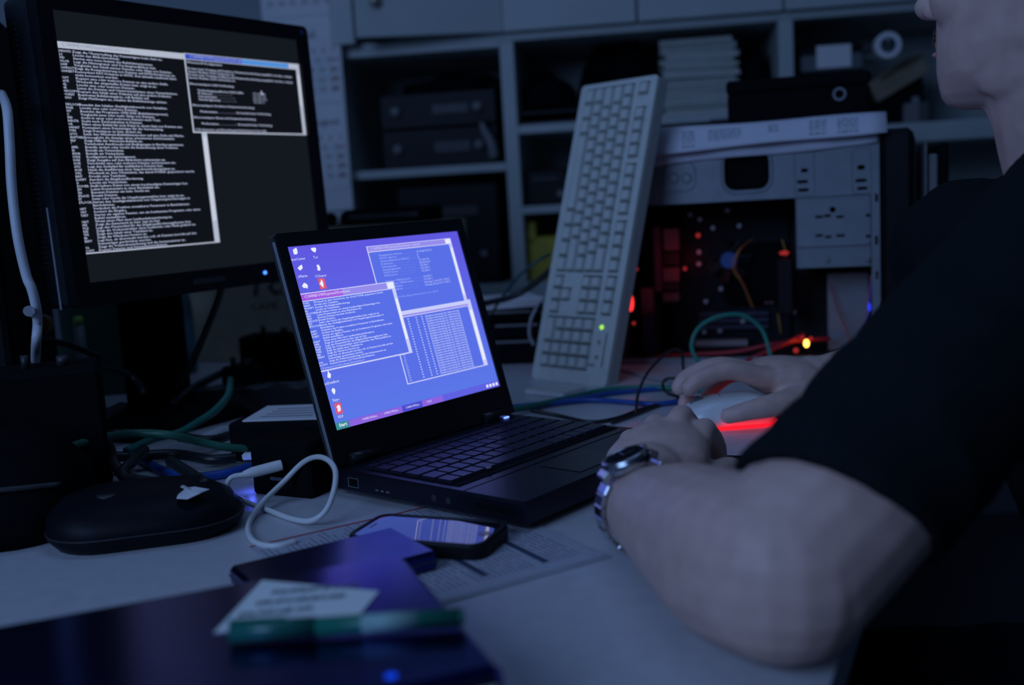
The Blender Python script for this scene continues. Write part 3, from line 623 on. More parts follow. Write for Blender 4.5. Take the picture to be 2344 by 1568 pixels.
for x, s_ in ((0.145, 'C:\\WINDOWS\\Syste...'), (0.265, 'C:\\WINDOWS\\Syste...'), (0.39, 'C:\\WINDOWS\\Syste...'), (0.52, 'TCP_IP')): ui.text('task_label', s_, x, 0.972, 0.017, l_wt, 0.0004, 0.74)
ui.rects('tray_icons', [(0.91+k*0.022, 0.972, 0.924+k*0.022, 0.990, l_wt) for k in range(4)], 0.0004)
red_i = EM('icon_red', srgb(220, 90, 120), 1)
ICON = [(0.038, 0.024, 'OpenCenter', 0), (0.131, 0.025, 'Tor', 0), (0.041, 0.119, 'eMatrix', 0), (0.132, 0.129, 'CCleaner', 0), (0.04, 0.217, 'WLANMonitor', 0), (0.129, 0.217, 'AdobeReader', 1), (0.04, 0.703, 'GetDataBack', 0), (0.041, 0.797, 'Skype', 0), (0.043, 0.89, 'PDF', 1)]
mb = MB(); mb2 = MB()
for x, y, s_, rd in ICON:
    cx_, cy_ = x*SW, (1-y)*SH
    if rd: mb2 = MB(); mb2.X = Matrix.Translation((cx_, cy_, 0.00015)); mb2.quad((-0.0042, -0.0055, 0), (0.0042, -0.0055, 0), (0.0042, 0.0055, 0), (-0.0042, 0.0055, 0)); obj('icon_tile', mb2, red_i, lscr)
    mb = MB(); mb.X = Matrix.Translation((cx_, cy_, 0.00025))
    rn = random.Random(s_); pts = [((0.0013+0.0026*rn.random())*math.cos(a*0.785), (0.0016+0.0032*rn.random())*math.sin(a*0.785), 0) for a in range(8)]
    mb.add(pts, [list(range(8))]); obj('desktop_icon', mb, l_wt, lscr)
    ui.text('icon_label', s_, x, y+0.036, 0.021, l_wt, 0.0002, 1.0, 'CENTER')


# ------------------------------------------------------------------ beige keyboard leaning upright
KB0 = Vector((0.0262, 1.5682, 0)); kyaw, lean = -0.8219, 0.3202; KL, KWD = 0.46, 0.15
e_ = Vector((math.cos(kyaw), math.sin(kyaw), 0)); n_ = Vector((math.sin(kyaw), -math.cos(kyaw), 0))
uu = Vector((0, 0, 1))*math.cos(lean)-n_*math.sin(lean); kz = (-uu).cross(e_)
KM = Matrix(((-uu.x, e_.x, kz.x, 0), (-uu.y, e_.y, kz.y, 0), (-uu.z, e_.z, kz.z, 0), (0, 0, 0, 1)))
# local x runs down the standing keyboard (Esc end at the top), y to its back edge, z out of the keys
KM = Matrix.Translation(KB0+uu*KL) @ KM
kb = thing('beige_keyboard', 'beige full-size keyboard standing upright, leaning on the open computer', 'keyboard', mtx=KM)
xk0 = 0.0085; u_ = 0.01905; yk = 0.0135
blocks = []      # (x0, y0, x1, y1) wells
def rowkeys(x, y, L, out):
    for w in L:
        if w < 0: x += -w*u_; continue
        out.append((x, y, w, 1)); x += w*u_
keys = []
rowkeys(xk0, yk+0*u_, [1.25, 1.25, 1.25, 6.25, 1.25, 1.25, 1.25, 1.25], keys)
rowkeys(xk0, yk+1*u_, [1.25]+[1]*11+[2.75], keys); rowkeys(xk0, yk+2*u_, [1.75]+[1]*12+[1.25], keys)
rowkeys(xk0, yk+3*u_, [1.5]+[1]*12+[1.5], keys); rowkeys(xk0, yk+4*u_, [1]*13+[2], keys)
yf = yk+5*u_+0.0095
rowkeys(xk0, yf, [1, -1, 1, 1, 1, 1, -.5, 1, 1, 1, 1, -.5, 1, 1, 1, 1], keys)
xn = xk0+15*u_+0.006
rowkeys(xn, yf, [1, 1, 1], keys); rowkeys(xn, yk+4*u_, [1]*3, keys); rowkeys(xn, yk+3*u_, [1]*3, keys); rowkeys(xn, yk+1*u_, [-1, 1], keys); rowkeys(xn, yk, [1]*3, keys)
xp = xn+3*u_+0.006
for r_ in (4, 3, 2, 1): rowkeys(xp, yk+r_*u_, [1]*4, keys)
rowkeys(xp, yk, [2, 1, 1], keys)
wells = [(xk0, yk, xk0+15*u_, yk+5*u_), (xk0, yf, xk0+u_, yf+u_), (xk0+2*u_, yf, xk0+6*u_, yf+u_), (xk0+6.5*u_, yf, xk0+10.5*u_, yf+u_), (xk0+11*u_, yf, xk0+15*u_, yf+u_),
  (xn, yf, xn+3*u_, yf+u_), (xn, yk+3*u_, xn+3*u_, yk+5*u_), (xp, yk, xp+4*u_, yk+5*u_)]
arrow = [(xn-0.0006, yk-0.0006), (xn+3*u_+0.0006, yk-0.0006), (xn+3*u_+0.0006, yk+u_+0.0006), (xn+2*u_+0.0006, yk+u_+0.0006), (xn+2*u_+0.0006, yk+2*u_+0.0006), (xn+u_-0.0006, yk+2*u_+0.0006), (xn+u_-0.0006, yk+u_+0.0006), (xn-0.0006, yk+u_+0.0006)]
top_ = plate(rrect(KL, KWD, 0.006, 4, KL/2, KWD/2), [rrect(x1-x0+0.0016, y1-y0+0.0016, 0.0012, 2, (x0+x1)/2, (y0+y1)/2) for x0, y0, x1, y1 in wells]+[arrow], 0.006)
top_.transform(Matrix.Translation((0, 0, -0.003))); obj('top_cover', top_, m_beige, kb)
mb = MB(); RG = []
for z, d_ in ((-0.006, 0.0), (-0.024, 0.0), (-0.028, 0.006)): RG.append([(x, y, z) for x, y in rrect(KL-d_, KWD-d_, 0.006, 4, KL/2, KWD/2)])
mb.rings(RG, False); obj('bottom_case', mb, M('beige_shade', (0.42, 0.43, 0.40), 0.6, var=0.06), kb)
mb = MB(); mb.box((KL/2, KWD/2, -0.0065), (KL-0.012, KWD-0.012, 0.003), 0.0005); obj('key_plate', mb, M('key_well', (0.05, 0.05, 0.045), 0.8), kb)
km = {}
for x, y, w, h in keys:
    if w not in km:
        q = MB(); q.frustum((0, 0, 0), u_*w-0.0012, u_-0.0012, u_*w-0.0062, u_-0.0068, 0.0095, 0, 0.0008); km[w] = q.mesh('key'); km[w].materials.append(m_beige)
    obj('key', km[w], None, kb, (x+u_*w/2, y+u_/2, -0.005))
for k in range(3):
    obj('status_light', MB().cyl((xp+0.012+k*0.022, yf+0.006, -0.001), (xp+0.012+k*0.022, yf+0.006, 0.0008), 0.0032, n=12), EM('green_led', (0.32, 0.75, 0.05), 1.6) if k == 0 else M('unlit_led', (0.30, 0.30, 0.22), 0.5), kb)
obj('label_groove', MB().box((xp+0.045, yf+0.018, 0.0002), (0.05, 0.0022, 0.001), 0.0002), M('groove', (0.18, 0.18, 0.16), 0.7), kb)
obj('front_badge', MB().box((xp+0.068, yf-0.002, 0.0003), (0.004, 0.012, 0.0008), 0.0002), M('badge_grey', (0.30, 0.30, 0.28), 0.6), kb)
# ------------------------------------------------------------------ open computer case
CO, CYAW = Vector((0.1826, 1.6337, 0)), math.atan2(-0.0925, 0.309)
def C(u, v, off=0.0): return onplane(u, v, CO, CYAW, off)
pc = thing('open_computer', 'open grey steel computer case with side panel off and red lights inside', 'computer', CO, CYAW)
XZ = Matrix.Rotation(R(90), 4, 'X')
def cplate(name, outer, holes, off, mat=m_steel, th=0.0014):
    me = plate(outer, holes, th); me.transform(Matrix.Translation((0, off, 0)) @ XZ); return obj(name, me, mat, pc)
def rc(u0, v0, u1, v1, r=0.004, off=0.0):
    a = C(u0, v0, off); b = C(u1, v1, off); return rrect(abs(b[0]-a[0]), abs(b[1]-a[1]), min(r, abs(b[0]-a[0])*0.49, abs(b[1]-a[1])*0.49), 4, (a[0]+b[0])/2, (a[1]+b[1])/2)
CL = C(2014, 500)[0]; CH = C(1760, 318)[1]; CDEP = 0.185; xl_ = -0.02
zr = C(1650, 462)[1]; xd = C(1822, 520)[0]; xc = C(1993, 520)[0]; zd = C(1905, 612)[1]
hole = rc(1656, 350, 1762, 432, 0.016)
slots = [rc(1824, 413, 1850, 419, 0.002), rc(1826, 432, 1852, 438, 0.002), rc(1958, 410, 1984, 416, 0.002), rc(1962, 428, 1986, 434, 0.002), rc(1833, 386, 1850, 394, 0.003), rc(1962, 378, 1980, 388, 0.003)]
cplate('top_rail', [(xl_, zr), (CL, zr), (CL, CH), (xl_, CH)], [hole]+slots, 0.0)
# raised rims around hole and embossed panels
def rim(name, P, w, off, mat=m_steel):
    mb = MB(); mb.tube([(x, off, z) for x, z in P], w, 6, 1, False, True); return obj(name, mb, mat, pc)
rim('hole_rim', rc(1650, 345, 1768, 438, 0.020), 0.0016, -0.001)
rim('embossed_outline', rc(1500, 374, 1592, 436, 0.014), 0.0014, -0.0005)
rim('embossed_outline', rc(1818, 345, 1864, 446, 0.006), 0.0010, -0.0005); rim('embossed_outline', rc(1950, 340, 1993, 442, 0.006), 0.0010, -0.0005)
mb = MB(); 
for u in (1543, 1572): x, z = C(u, 408); mb.cyl((x, -0.0005, z), (x, -0.004, z), 0.008, 0.006)
obj('pressed_dimple', mb, m_steel, pc)
dh = [circ(0.0045, 14, *C(1906, 480)), rc(1866, 494, 1884, 499, 0.001), rc(1886, 491, 1902, 497, 0.001), rc(1914, 494, 1932, 499, 0.001), rc(1866, 537, 1884, 542, 0.001), rc(1888, 540, 1904, 545, 0.001), rc(1914, 537, 1934, 542, 0.001), rc(1982, 490, 1993, 496, 0.001), rc(1982, 538, 1993, 544, 0.001)]
cplate('drive_cage', [(xd, zd), (xc, zd), (xc, zr+0.001), (xd, zr+0.001)], dh, 0.004)
x0, z0 = C(1905, 560); obj('cage_fold', MB().box(((xd+xc)/2, 0.002, z0), (xc-xd-0.003, 0.004, 0.006), 0.0015), m_steel, pc)
for u in (1892, 1985):
    x, z = C(u, 594); obj('cage_screw', MB().cyl((x, 0.003, z), (x, -0.002, z), 0.0042, 0.0036, 12), M('screw_metal', (0.5, 0.5, 0.5), 0.3, metal=0.8), pc)
obj('cage_side', MB().box((xd+0.0008, 0.075, (zd+zr)/2), (0.0016, 0.145, zr-zd), 0.0003), m_steel, pc)
hooks = [rc(2003, 444, 2010, 462, 0.001), rc(2003, 540, 2010, 560, 0.001), rc(2004, 620, 2011, 640, 0.001)]
cplate('front_column', [(xc+0.001, 0.0), (CL, 0.0), (CL, zr), (xc+0.001, zr)], hooks, 0.0005)
zb = C(1720, 829)[1]
cplate('bottom_rail', [(xl_, 0.0), (xc, 0.0), (xc, max(zb, 0.010)), (xl_, max(zb, 0.010))], [], 0.0005)
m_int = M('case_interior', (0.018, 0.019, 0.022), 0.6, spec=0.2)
obj('case_top', MB().box(((xl_+CL)/2, CDEP/2, CH), (CL-xl_, CDEP, 0.0015), 0.0004), m_steel, pc)
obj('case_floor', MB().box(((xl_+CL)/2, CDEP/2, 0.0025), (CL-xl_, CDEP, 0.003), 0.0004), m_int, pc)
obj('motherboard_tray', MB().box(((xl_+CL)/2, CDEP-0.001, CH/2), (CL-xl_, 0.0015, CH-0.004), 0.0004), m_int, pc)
obj('rear_panel', MB().box((xl_+0.0008, CDEP/2, CH/2), (0.0015, CDEP-0.004, CH-0.004), 0.0004), m_steel, pc)
obj('front_inner_panel', MB().box((CL-0.001, CDEP/2, CH/2), (0.0015, CDEP-0.004, CH-0.004), 0.0004), m_steel, pc)
obj('front_bezel', MB().box((CL+0.024, CDEP/2-0.002, CH/2+0.002), (0.046, CDEP+0.004, CH+0.002), 0.008), m_black, pc)
obj('bezel_strip', MB().box((CL+0.048, 0.02, CH/2), (0.004, 0.010, CH*0.94), 0.001), m_grey, pc)
# power supply behind the top rail
x0, x1 = xl_+0.004, C(1800, 400, 0.01)[0]; 
obj('power_supply', MB().box(((x0+x1)/2, 0.095, (zr+CH)/2+0.004), (x1-x0, 0.165, CH-zr-0.014), 0.002), m_matte, pc)
# motherboard and its parts
BY = CDEP-0.012
def bpt(u, v, h): return C(u, v, BY-h)
a = C(1500, 480, BY); b = C(1812, 815, BY)
m_pcb = M('circuit_board', (0.004, 0.006, 0.011), 0.5, spec=0.2, var=0.5, scale=120)
obj('motherboard', MB().box(((a[0]+b[0])/2, BY, (a[1]+b[1])/2), (b[0]-a[0], 0.002, a[1]-b[1]), 0.0004), m_pcb, pc)
def comp(name, u0, v0, u1, v1, h, mat, bv=0.0008, part_of=pc):
    a = C(u0, v0, BY-h); b = C(u1, v1, BY-h)
    return obj(name, MB().box(((a[0]+b[0])/2, BY-h/2, (a[1]+b[1])/2), (abs(b[0]-a[0]), h, abs(b[1]-a[1])), bv), mat, pc)
m_port = M('port_block', (0.30, 0.28, 0.30), 0.45, var=0.1); m_portd = M('port_dark', (0.05, 0.05, 0.07), 0.5)
for (v0, v1, m) in ((524, 572, m_port), (578, 606, m_portd), (614, 644, m_port), (648, 664, m_portd), (671, 690, m_port)):
    comp('rear_port', 1517, v0, 1554, v1, 0.022, m)
comp('audio_stack', 1494, 520, 1514, 668, 0.030, M('port_purple', (0.22, 0.12, 0.22), 0.5))
comp('expansion_bracket', 1466, 660, 1496, 720, 0.045, M('bracket_metal', (0.25, 0.2, 0.22), 0.4, metal=0.4))
comp('expansion_card', 1470, 722, 1500, 815, 0.075, M('card_pcb', (0.03, 0.05, 0.14), 0.5, var=0.2))
comp('heat_sink', 1655, 560, 1800, 690, 0.030, m_matte)
x, z = C(1668, 596, BY-0.05); fan = MB(); fan.cyl((x, BY-0.030, z), (x, BY-0.052, z), 0.015, 0.013, 20)
obj('blue_fan_hub', fan, M('blue_hub', (0.04, 0.12, 0.40), 0.45), pc)
for k in range(7):
    mb = MB(); an = k*2*math.pi/7; mb.box((x+0.024*math.cos(an), BY-0.040, z+0.024*math.sin(an)), (0.024, 0.002, 0.016), 0.0005, Matrix.Rotation(-an, 3, 'Y') @ Matrix.Rotation(0.5, 3, 'X'))
    obj('fan_blade', mb, M('fan_black', (0.012, 0.013, 0.016), 0.4), pc)
for v in (720, 735, 750): comp('memory_slot', 1600, v-5, 1760, v+2, 0.012, M('slot_blue', (0.03, 0.035, 0.07), 0.45))
comp('power_connector', 1590, 780, 1712, 796, 0.016, M('connector_white', (0.34, 0.32, 0.32), 0.5))
comp('expansion_slot', 1590, 806, 1712, 813, 0.012, m_portd)
m_cap = M('capacitor_top', (0.55, 0.56, 0.58), 0.3, metal=0.6); m_capb = M('capacitor_sleeve', (0.03, 0.04, 0.06), 0.4)
for u, v in ((1600, 577), (1600, 604), (1602, 502), (1580, 492), (1665, 482), (1692, 517), (1632, 522), (1616, 690), (1650, 661), (1755, 690), (1766, 690), (1800, 690), (1818, 714), (1648, 757), (1700, 735), (1612, 760)):
    x, z = C(u, v, BY-0.012); q = obj('capacitor', MB().cyl((x, BY, z), (x, BY-0.0125, z), 0.0042, n=12), m_capb, pc)
    obj('capacitor_cap', MB().cyl((x, BY-0.0125, z), (x, BY-0.0132, z), 0.0036, n=12), m_cap, q)
# lower right inner panel, disk
a = C(1893, 625, 0.10); b = C(1990, 800, 0.10)
obj('fan_bracket', MB().box(((a[0]+b[0])/2, 0.10, (a[1]+b[1])/2), (b[0]-a[0], 0.003, a[1]-b[1]), 0.001), m_steel, pc)
a = C(1776, 592, 0.06); b = C(1818, 720, 0.06)
obj('hard_disk', MB().box(((a[0]+b[0])/2, 0.085, (a[1]+b[1])/2), (b[0]-a[0], 0.05, a[1]-b[1]), 0.003), m_black, pc)
# wires
def wire(name, P, r_, mat, n=6): return obj(name, MB().tube(P, r_, n, 6), mat, pc)
def CP(u, v, off): x, z = C(u, v, off); return (x, off, z)
wire('yellow_wire', [CP(1722, 548, .12), CP(1690, 575, .10), CP(1678, 615, .10), CP(1700, 650, .11), CP(1722, 705, .13)], 0.0011, M('wire_yellow', (0.45, 0.28, 0.05), 0.5))
wire('orange_wire', [CP(1725, 546, .12), CP(1694, 572, .095), CP(1683, 612, .095), CP(1704, 655, .11), CP(1726, 708, .13)], 0.0011, M('wire_orange', (0.5, 0.12, 0.05), 0.5))
wire('yellow_wire', [CP(1790, 548, .10), CP(1800, 590, .09), CP(1796, 660, .08), CP(1780, 700, .08), CP(1788, 765, .08)], 0.0011, M('wire_yellow', (0.45, 0.28, 0.05), 0.5))
m_rw = M('wire_red', (0.45, 0.02, 0.03), 0.45)
wire('red_data_cable', [CP(1500, 818, .06), CP(1580, 812, .04), CP(1680, 806, .03), CP(1760, 790, .03), CP(1830, 780, .05), CP(1900, 775, .07)], 0.0035, m_rw)
wire('red_data_cable', [CP(1690, 836, -.01), CP(1740, 812, .01), CP(1800, 785, .03), CP(1840, 765, .06)], 0.0040, m_rw)
wire('red_data_cable', [CP(1830, 845, -.03), CP(1880, 838, -.03), CP(1935, 825, -.01), CP(1960, 800, .03)], 0.0042, m_rw)
wire('blue_wire', [CP(1995, 640, .01), CP(1992, 690, .01), CP(1985, 740, .01), CP(1960, 790, .02), CP(1920, 818, .03)], 0.0012, M('wire_blue', (0.05, 0.08, 0.5), 0.45))
wire('pink_wire', [CP(1994, 630, .008), CP(1988, 690, .012), CP(1978, 750, .012), CP(1940, 805, .02)], 0.0011, M('wire_pink', (0.5, 0.12, 0.2), 0.45))
wire('red_wire', [CP(1900, 650, .08), CP(1915, 700, .08), CP(1935, 750, .06), CP(1948, 790, .05)], 0.0010, m_rw)
# lamps
def lamp(u, v, off, r_, mat, name, power=0, col=(1, 0.05, 0.04), sx=1.0, sz=1.0):
    x, z = C(u, v, off); o = obj(name, MB().ell((0, 0, 0), (r_*sx, r_, r_*sz), n=12, k=8), mat, pc, (x, off, z))
    if power:
        l = bpy.data.lights.new(name+'_light', 'POINT'); l.energy = power; l.color = col; l.shadow_soft_size = 0.006
        lo = bpy.data.objects.new(name+'_light', l); COL.objects.link(lo); lo.parent = pc; lo.location = (x, off-0.012, z)
    return o
m_rled = EM('red_led', (1.0, 0.03, 0.03), 2.2); m_yled = EM('amber_led', (1.0, 0.42, 0.06), 6.0); m_rled2 = EM('dim_red_led', (0.8, 0.05, 0.06), 0.4); m_bled = EM('case_blue_led', (0.03, 0.05, 1.0), 0.9)
lamp(1846, 786, .03, 0.0050, m_yled, 'amber_indicator', 0.004, (1, 0.25, 0.08), 0.8, 1.2)
lamp(1822, 802, .03, 0.0040, m_rled2, 'red_indicator', 0.002)
lamp(1854, 818, .0, 0.0028, m_rled2, 'red_indicator'); lamp(1856, 775, .05, 0.003, m_rled2, 'red_indicator'); lamp(1837, 772, .05, 0.0026, m_rled2, 'red_indicator')
lamp(1797, 597, .07, 0.0040, m_rled2, 'red_indicator'); lamp(1795, 579, .07, 0.0034, m_rled2, 'red_indicator', 0.001, sx=2.2)
lamp(1598, 539, .15, 0.0036, m_rled2, 'red_indicator'); lamp(1568, 615, .15, 0.0030, m_rled2, 'red_indicator')
lamp(1443, 692, .0, 0.0055, m_rled, 'red_indicator', 0.008, sx=0.9, sz=2.6); lamp(1451, 740, .0, 0.0026, m_rled2, 'red_indicator'); lamp(1457, 616, .0, 0.0026, m_rled2, 'red_indicator')
lamp(1990, 703, .008, 0.0030, m_bled, 'blue_indicator', sx=0.8, sz=2.2)
x, z = C(1500, 610, 0.06); l = bpy.data.lights.new('red_glow', 'POINT'); l.energy = 0.010; l.color = (1, 0.03, 0.05); l.shadow_soft_size = 0.004
lo = bpy.data.objects.new('red_glow', l); COL.objects.link(lo); lo.parent = pc; lo.location = (C(1572, 615, 0.12)[0], 0.12, z)
# papers lying on the computer
def CW(x, y, z): c, s_ = math.cos(CYAW), math.sin(CYAW); return Vector((CO.x+c*x-s_*y, CO.y+s_*x+c*y, z))
ztop = CH+0.0012
def sheet(name, label, x0, x1, y1, hang, z, out, seed, mat, lines=True):
    # a sheet lying on top, its front part bending down over the edge
    t = thing(name, label, 'paper', CW((x0+x1)/2, 0.0, z), CYAW, 'papers on the open computer')
    w = x1-x0; n = 16; V = []; F = []; rnd = random.Random(seed); ph = rnd.uniform(0, 6)
    prof = [(y1, 0.0), (y1*0.5, 0.0005), (0.012, 0.0008), (0.002, -0.001)]
    for q in range(1, 7):
        a = R(20+8*q); L_ = hang*q/6; prof.append((0.002-out*(q/6)**0.8, -0.001-L_*(0.86+0.02*q)))
    k = len(prof)-1
    def zf(i, j):
        y, dz = prof[j]; x = -w/2+w*i/n; sk = 0.010*(x/w)*max(0, j-3)/6
        lf = max(0.0, (-x-(w/2-0.035))/0.035)
        return (x+(0.012*lf*lf*max(0, j-3)/6 if j > 3 else 0), y+0.0015*math.sin(7*x/w*3+ph)*(j/k), dz+sk*1.2-0.006*lf*lf+0.0012*math.sin(9*x/w+ph+j*0.4))
    for j in range(k+1):
        for i in range(n+1): V.append(zf(i, j))
    o_ = len(V); V += [(x, y+0.0012, z_-0.0010) for x, y, z_ in V]
    for j in range(k):
        for i in range(n):
            q = [j*(n+1)+i, j*(n+1)+i+1, (j+1)*(n+1)+i+1, (j+1)*(n+1)+i]; F.append(q); F.append([v+o_ for v in q[::-1]])
    bd = [i for i in range(n+1)]+[(n+1)*j+n for j in range(1, k+1)]+[(n+1)*k+i for i in range(n-1, -1, -1)]+[(n+1)*j for j in range(k-1, 0, -1)]
    for a_, b_ in zip(bd, bd[1:]+bd[:1]): F.append([b_, a_, a_+o_, b_+o_])
    mb = MB(); mb.add(V, F, True); sh_ = obj('sheet', mb, mat, t)
    if lines:
        mb = MB()
        for c0, c1, rows in ((1.5, 2.6, 2), (4.0, 4.8, 5), (5.6, 7.6, 4), (9.2, 9.8, 3), (11.6, 12.6, 5), (13.2, 14.4, 5)):
            for r_ in range(rows):
                jj = 4.3+r_*0.85; j0 = int(jj); f_ = jj-j0
                def pt(ii, fo):
                    i0 = int(ii); fi = ii-i0; A = Vector(zf(i0, j0)).lerp(Vector(zf(min(n, i0+1), j0)), fi); B_ = Vector(zf(i0, min(k, j0+1))).lerp(Vector(zf(min(n, i0+1), min(k, j0+1))), fi)
                    return A.lerp(B_, min(1.0, f_+fo))+Vector((0, -0.0009, 0.0004))
                c = c0
                while c < c1:
                    e = min(c1, c+rnd.uniform(0.15, 0.4)); mb.quad(pt(c, 0), pt(e, 0), pt(e, 0.30), pt(c, 0.30)); c = e+0.08
        obj('printed_lines', mb, M('print_grey', (0.22, 0.23, 0.30), 0.8), sh_)['kind'] = 'stuff'
    return t
bd_ = thing('flat_device', 'flat black device lying on top of the open computer under the papers', 'device', CW(CL/2, 0.0, ztop), CYAW)
obj('housing', MB().box((0.0, 0.098, 0.0115), (CL-0.02, 0.17, 0.021), 0.003), m_matte, bd_)
obj('front_strip', MB().box((0.0, 0.0125, 0.0115), (CL-0.06, 0.003, 0.008), 0.001), m_dgrey, bd_)
zp = ztop+0.0225
m_sheet = M('sheet_white', (0.62, 0.62, 0.68), 0.8, var=0.03)
sheet('paper_sheet', 'lower white sheet hanging over the edge of the open computer', 0.020, CL-0.003, 0.12, 0.046, zp, 0.008, 2, m_sheet, False)
sheet('paper_sheet', 'upper printed sheet with rows of figures on the open computer', 0.0, CL+0.010, 0.11, 0.034, zp+0.003, 0.024, 5, m_sheet)
t = thing('clip_folder', 'dark clip folder lying behind the papers on the open computer', 'folder', CW(0.09, 0.145, zp+0.0005), CYAW+R(2))
obj('cover', MB().box((0, 0.0, 0.004), (0.19, 0.05, 0.007), 0.001), m_matte, t); obj('cover', MB().box((0.01, 0.002, 0.0115), (0.15, 0.044, 0.007), 0.001), m_black, t)
obj('clip', MB().box((0.05, -0.018, 0.0165), (0.03, 0.012, 0.004), 0.001), m_grey, t)
t = thing('black_toolbox', 'long black box with metal clasp standing on the open computer', 'box', CW(0.262, 0.125, zp+0.0005), CYAW+R(3))
w = 0.215; h = 0.074
obj('box_body', MB().box((0, 0.025, h*0.36), (w, 0.07, h*0.72), 0.004), m_matte, t); obj('box_lid', MB().box((0, 0.025, h*0.86), (w+0.003, 0.073, h*0.27), 0.004), m_matte, t)
mb = MB(); mb.X = Matrix.Translation((0.062, -0.012, h*0.55)) @ Matrix.Rotation(R(90), 4, 'X'); mb.lathe([(0.007, 0), (0.010, 0), (0.010, 0.003), (0.007, 0.003), (0.007, 0)], 18, False)
obj('clasp', mb, m_steel, t)
# removed side panel leaning beside the case
p = CW(CL+0.062, 0.0, 0.0)
t = thing('side_panel', 'thin steel side panel standing upright right of the open computer', 'panel', p, CYAW)
obj('panel_sheet', MB().box((0.0, 0.10, CH*0.47), (0.003, 0.22, CH*0.94), 0.001), m_grey, t)
obj('panel_rim', MB().box((0.010, 0.0, CH*0.46), (0.012, 0.010, CH*0.86), 0.002), m_grey, t)
obj('panel_backing', MB().box((0.024, 0.10, CH*0.47), (0.014, 0.20, CH*0.93), 0.004), m_matte, t)

# ------------------------------------------------------------------ cables on the desk
def cable(name, label, P, r_, mat, n=8, plug=None, group='desk cables'):
    mb = MB(); mb.tube(P, r_, n, 8)
    if not plug: o = obj(name, mb, mat); return tag(o, label, 'cable', group)
    t = thing(name, label, 'cable', (0, 0, 0), 0, group); obj('cord', mb, mat, t)
    a, b, r2, m2 = plug; obj('plug', MB().cyl(a, b, r2, r2*0.85, 14), m2, t); return t
cable('network_cable', 'green cable looped upright before the open computer', [Dp(1640, 852, 1.44), Dp(1600, 828, 1.46), Dp(1583, 790, 1.475), Dp(1602, 748, 1.48), Dp(1648, 724, 1.48), Dp(1700, 722, 1.48), Dp(1742, 752, 1.475), Dp(1760, 800, 1.465), Dp(1764, 838, 1.45), G(1768, 866, .006)], 0.0032, m_green)
cable('network_cable', 'green cable running along the desk right of the laptop', [G(1130, 945, .01), G(1220, 928, .008), G(1300, 910, .007), G(1380, 893, .006), G(1460, 886, .006), G(1540, 888, .006), G(1620, 893, .006)], 0.0034, m_green)
cable('network_cable', 'upper blue cable beside the green cable right of the laptop', [G(1120, 938, .008), G(1230, 925, .005), G(1320, 914, .005), G(1400, 900, .004), G(1480, 892, .004), G(1560, 886, .004), G(1640, 882, .004)], 0.0034, m_blue)
cable('network_cable', 'lower blue cable branching toward the white mouse', [G(1130, 944, .004), G(1250, 926, .0045), G(1350, 916, .004), G(1440, 921, .004), G(1500, 925, .004), G(1560, 918, .004)], 0.0034, m_blue)
cable('mouse_cable', 'thin dark cable arching up before the leaning keyboard foot', [G(1456, 945, .003), Dp(1460, 905, 1.31), Dp(1478, 860, 1.33), Dp(1510, 822, 1.36), Dp(1540, 800, 1.39), Dp(1560, 806, 1.41), Dp(1564, 840, 1.42), G(1569, 878, .003)], 0.0020, m_cable)
cable('mouse_cable', 'thin dark cable curling into a small loop by the mouse', [G(1400, 968, .003), G(1445, 952, .003), G(1500, 930, .003), G(1555, 912, .003), Dp(1528, 900, 1.33), Dp(1517, 882, 1.345), Dp(1526, 868, 1.36), G(1560, 866, .003), G(1640, 862, .003)], 0.0020, m_cable)
cable('mouse_cable', 'black cable edging the far side of the laptop', [G(1215, 940, .012), G(1280, 952, .006), G(1350, 966, .003), G(1410, 958, .003), G(1460, 940, .003), G(1520, 922, .003)], 0.0026, m_cable)
cable('keyboard_cable', 'pale thin cable lying behind the keyboard foot', [G(1395, 845, .003), G(1440, 851, .003), G(1490, 866, .003), G(1560, 875, .003)], 0.0022, m_gcable)
cable('keyboard_cable', 'thin teal cable rising to the left edge of the keyboard', [G(1118, 745, .03), Dp(1128, 715, 1.66), Dp(1150, 680, 1.65), Dp(1190, 630, 1.63), Dp(1230, 598, 1.62), Dp(1258, 582, 1.63)], 0.0022, M('teal_cable', (0.02, 0.07, 0.09), 0.4))
cable('black_cable', 'thick black cord sagging from the keyboard to the laptop', [Dp(1095, 697, 1.60), Dp(1130, 690, 1.62), Dp(1180, 676, 1.63), Dp(1225, 648, 1.62), Dp(1260, 618, 1.61)], 0.0048, m_cable)
cable('white_lead', 'pale lead hanging beside the keyboard left edge', [Dp(1228, 705, 1.60), Dp(1216, 730, 1.60), Dp(1212, 765, 1.60), Dp(1222, 790, 1.60)], 0.0028, m_gcable)
# dark stacked boxes between laptop and keyboard
t = thing('network_switch', 'black stacked network box with pale edges between laptop and keyboard', 'network switch', G(1165, 835, 0), R(-8))
for k, (z, h, dx) in enumerate(((0.0, 0.042, 0.0), (0.043, 0.026, 0.006), (0.071, 0.020, -0.004))):
    q = obj('tier', MB().box((dx, 0.06, z+h/2), (0.105, 0.12, h-0.002), 0.002), m_matte, t)
    obj('tier_edge', MB().box((dx+0.01, -0.0012, z+h-0.004), (0.07, 0.002, 0.004), 0.0006), m_grey, q)
t = thing('paper_pad', 'small pile of paper lying on the black network box', 'paper', G(1165, 835, 0)+Vector((0.0, 0.055, 0.0915)), R(6), 'papers')
for k in range(3): obj('sheet', MB().box((0.002*k, 0.002*k, 0.003+0.005*k), (0.10, 0.10, 0.004), 0.0005, Matrix.Rotation(0.06*k, 3, 'Z')), m_paper, t)
t = thing('white_pad', 'small white pad at the foot of the leaning keyboard', 'pad', G(1272, 900, 0), R(-42))
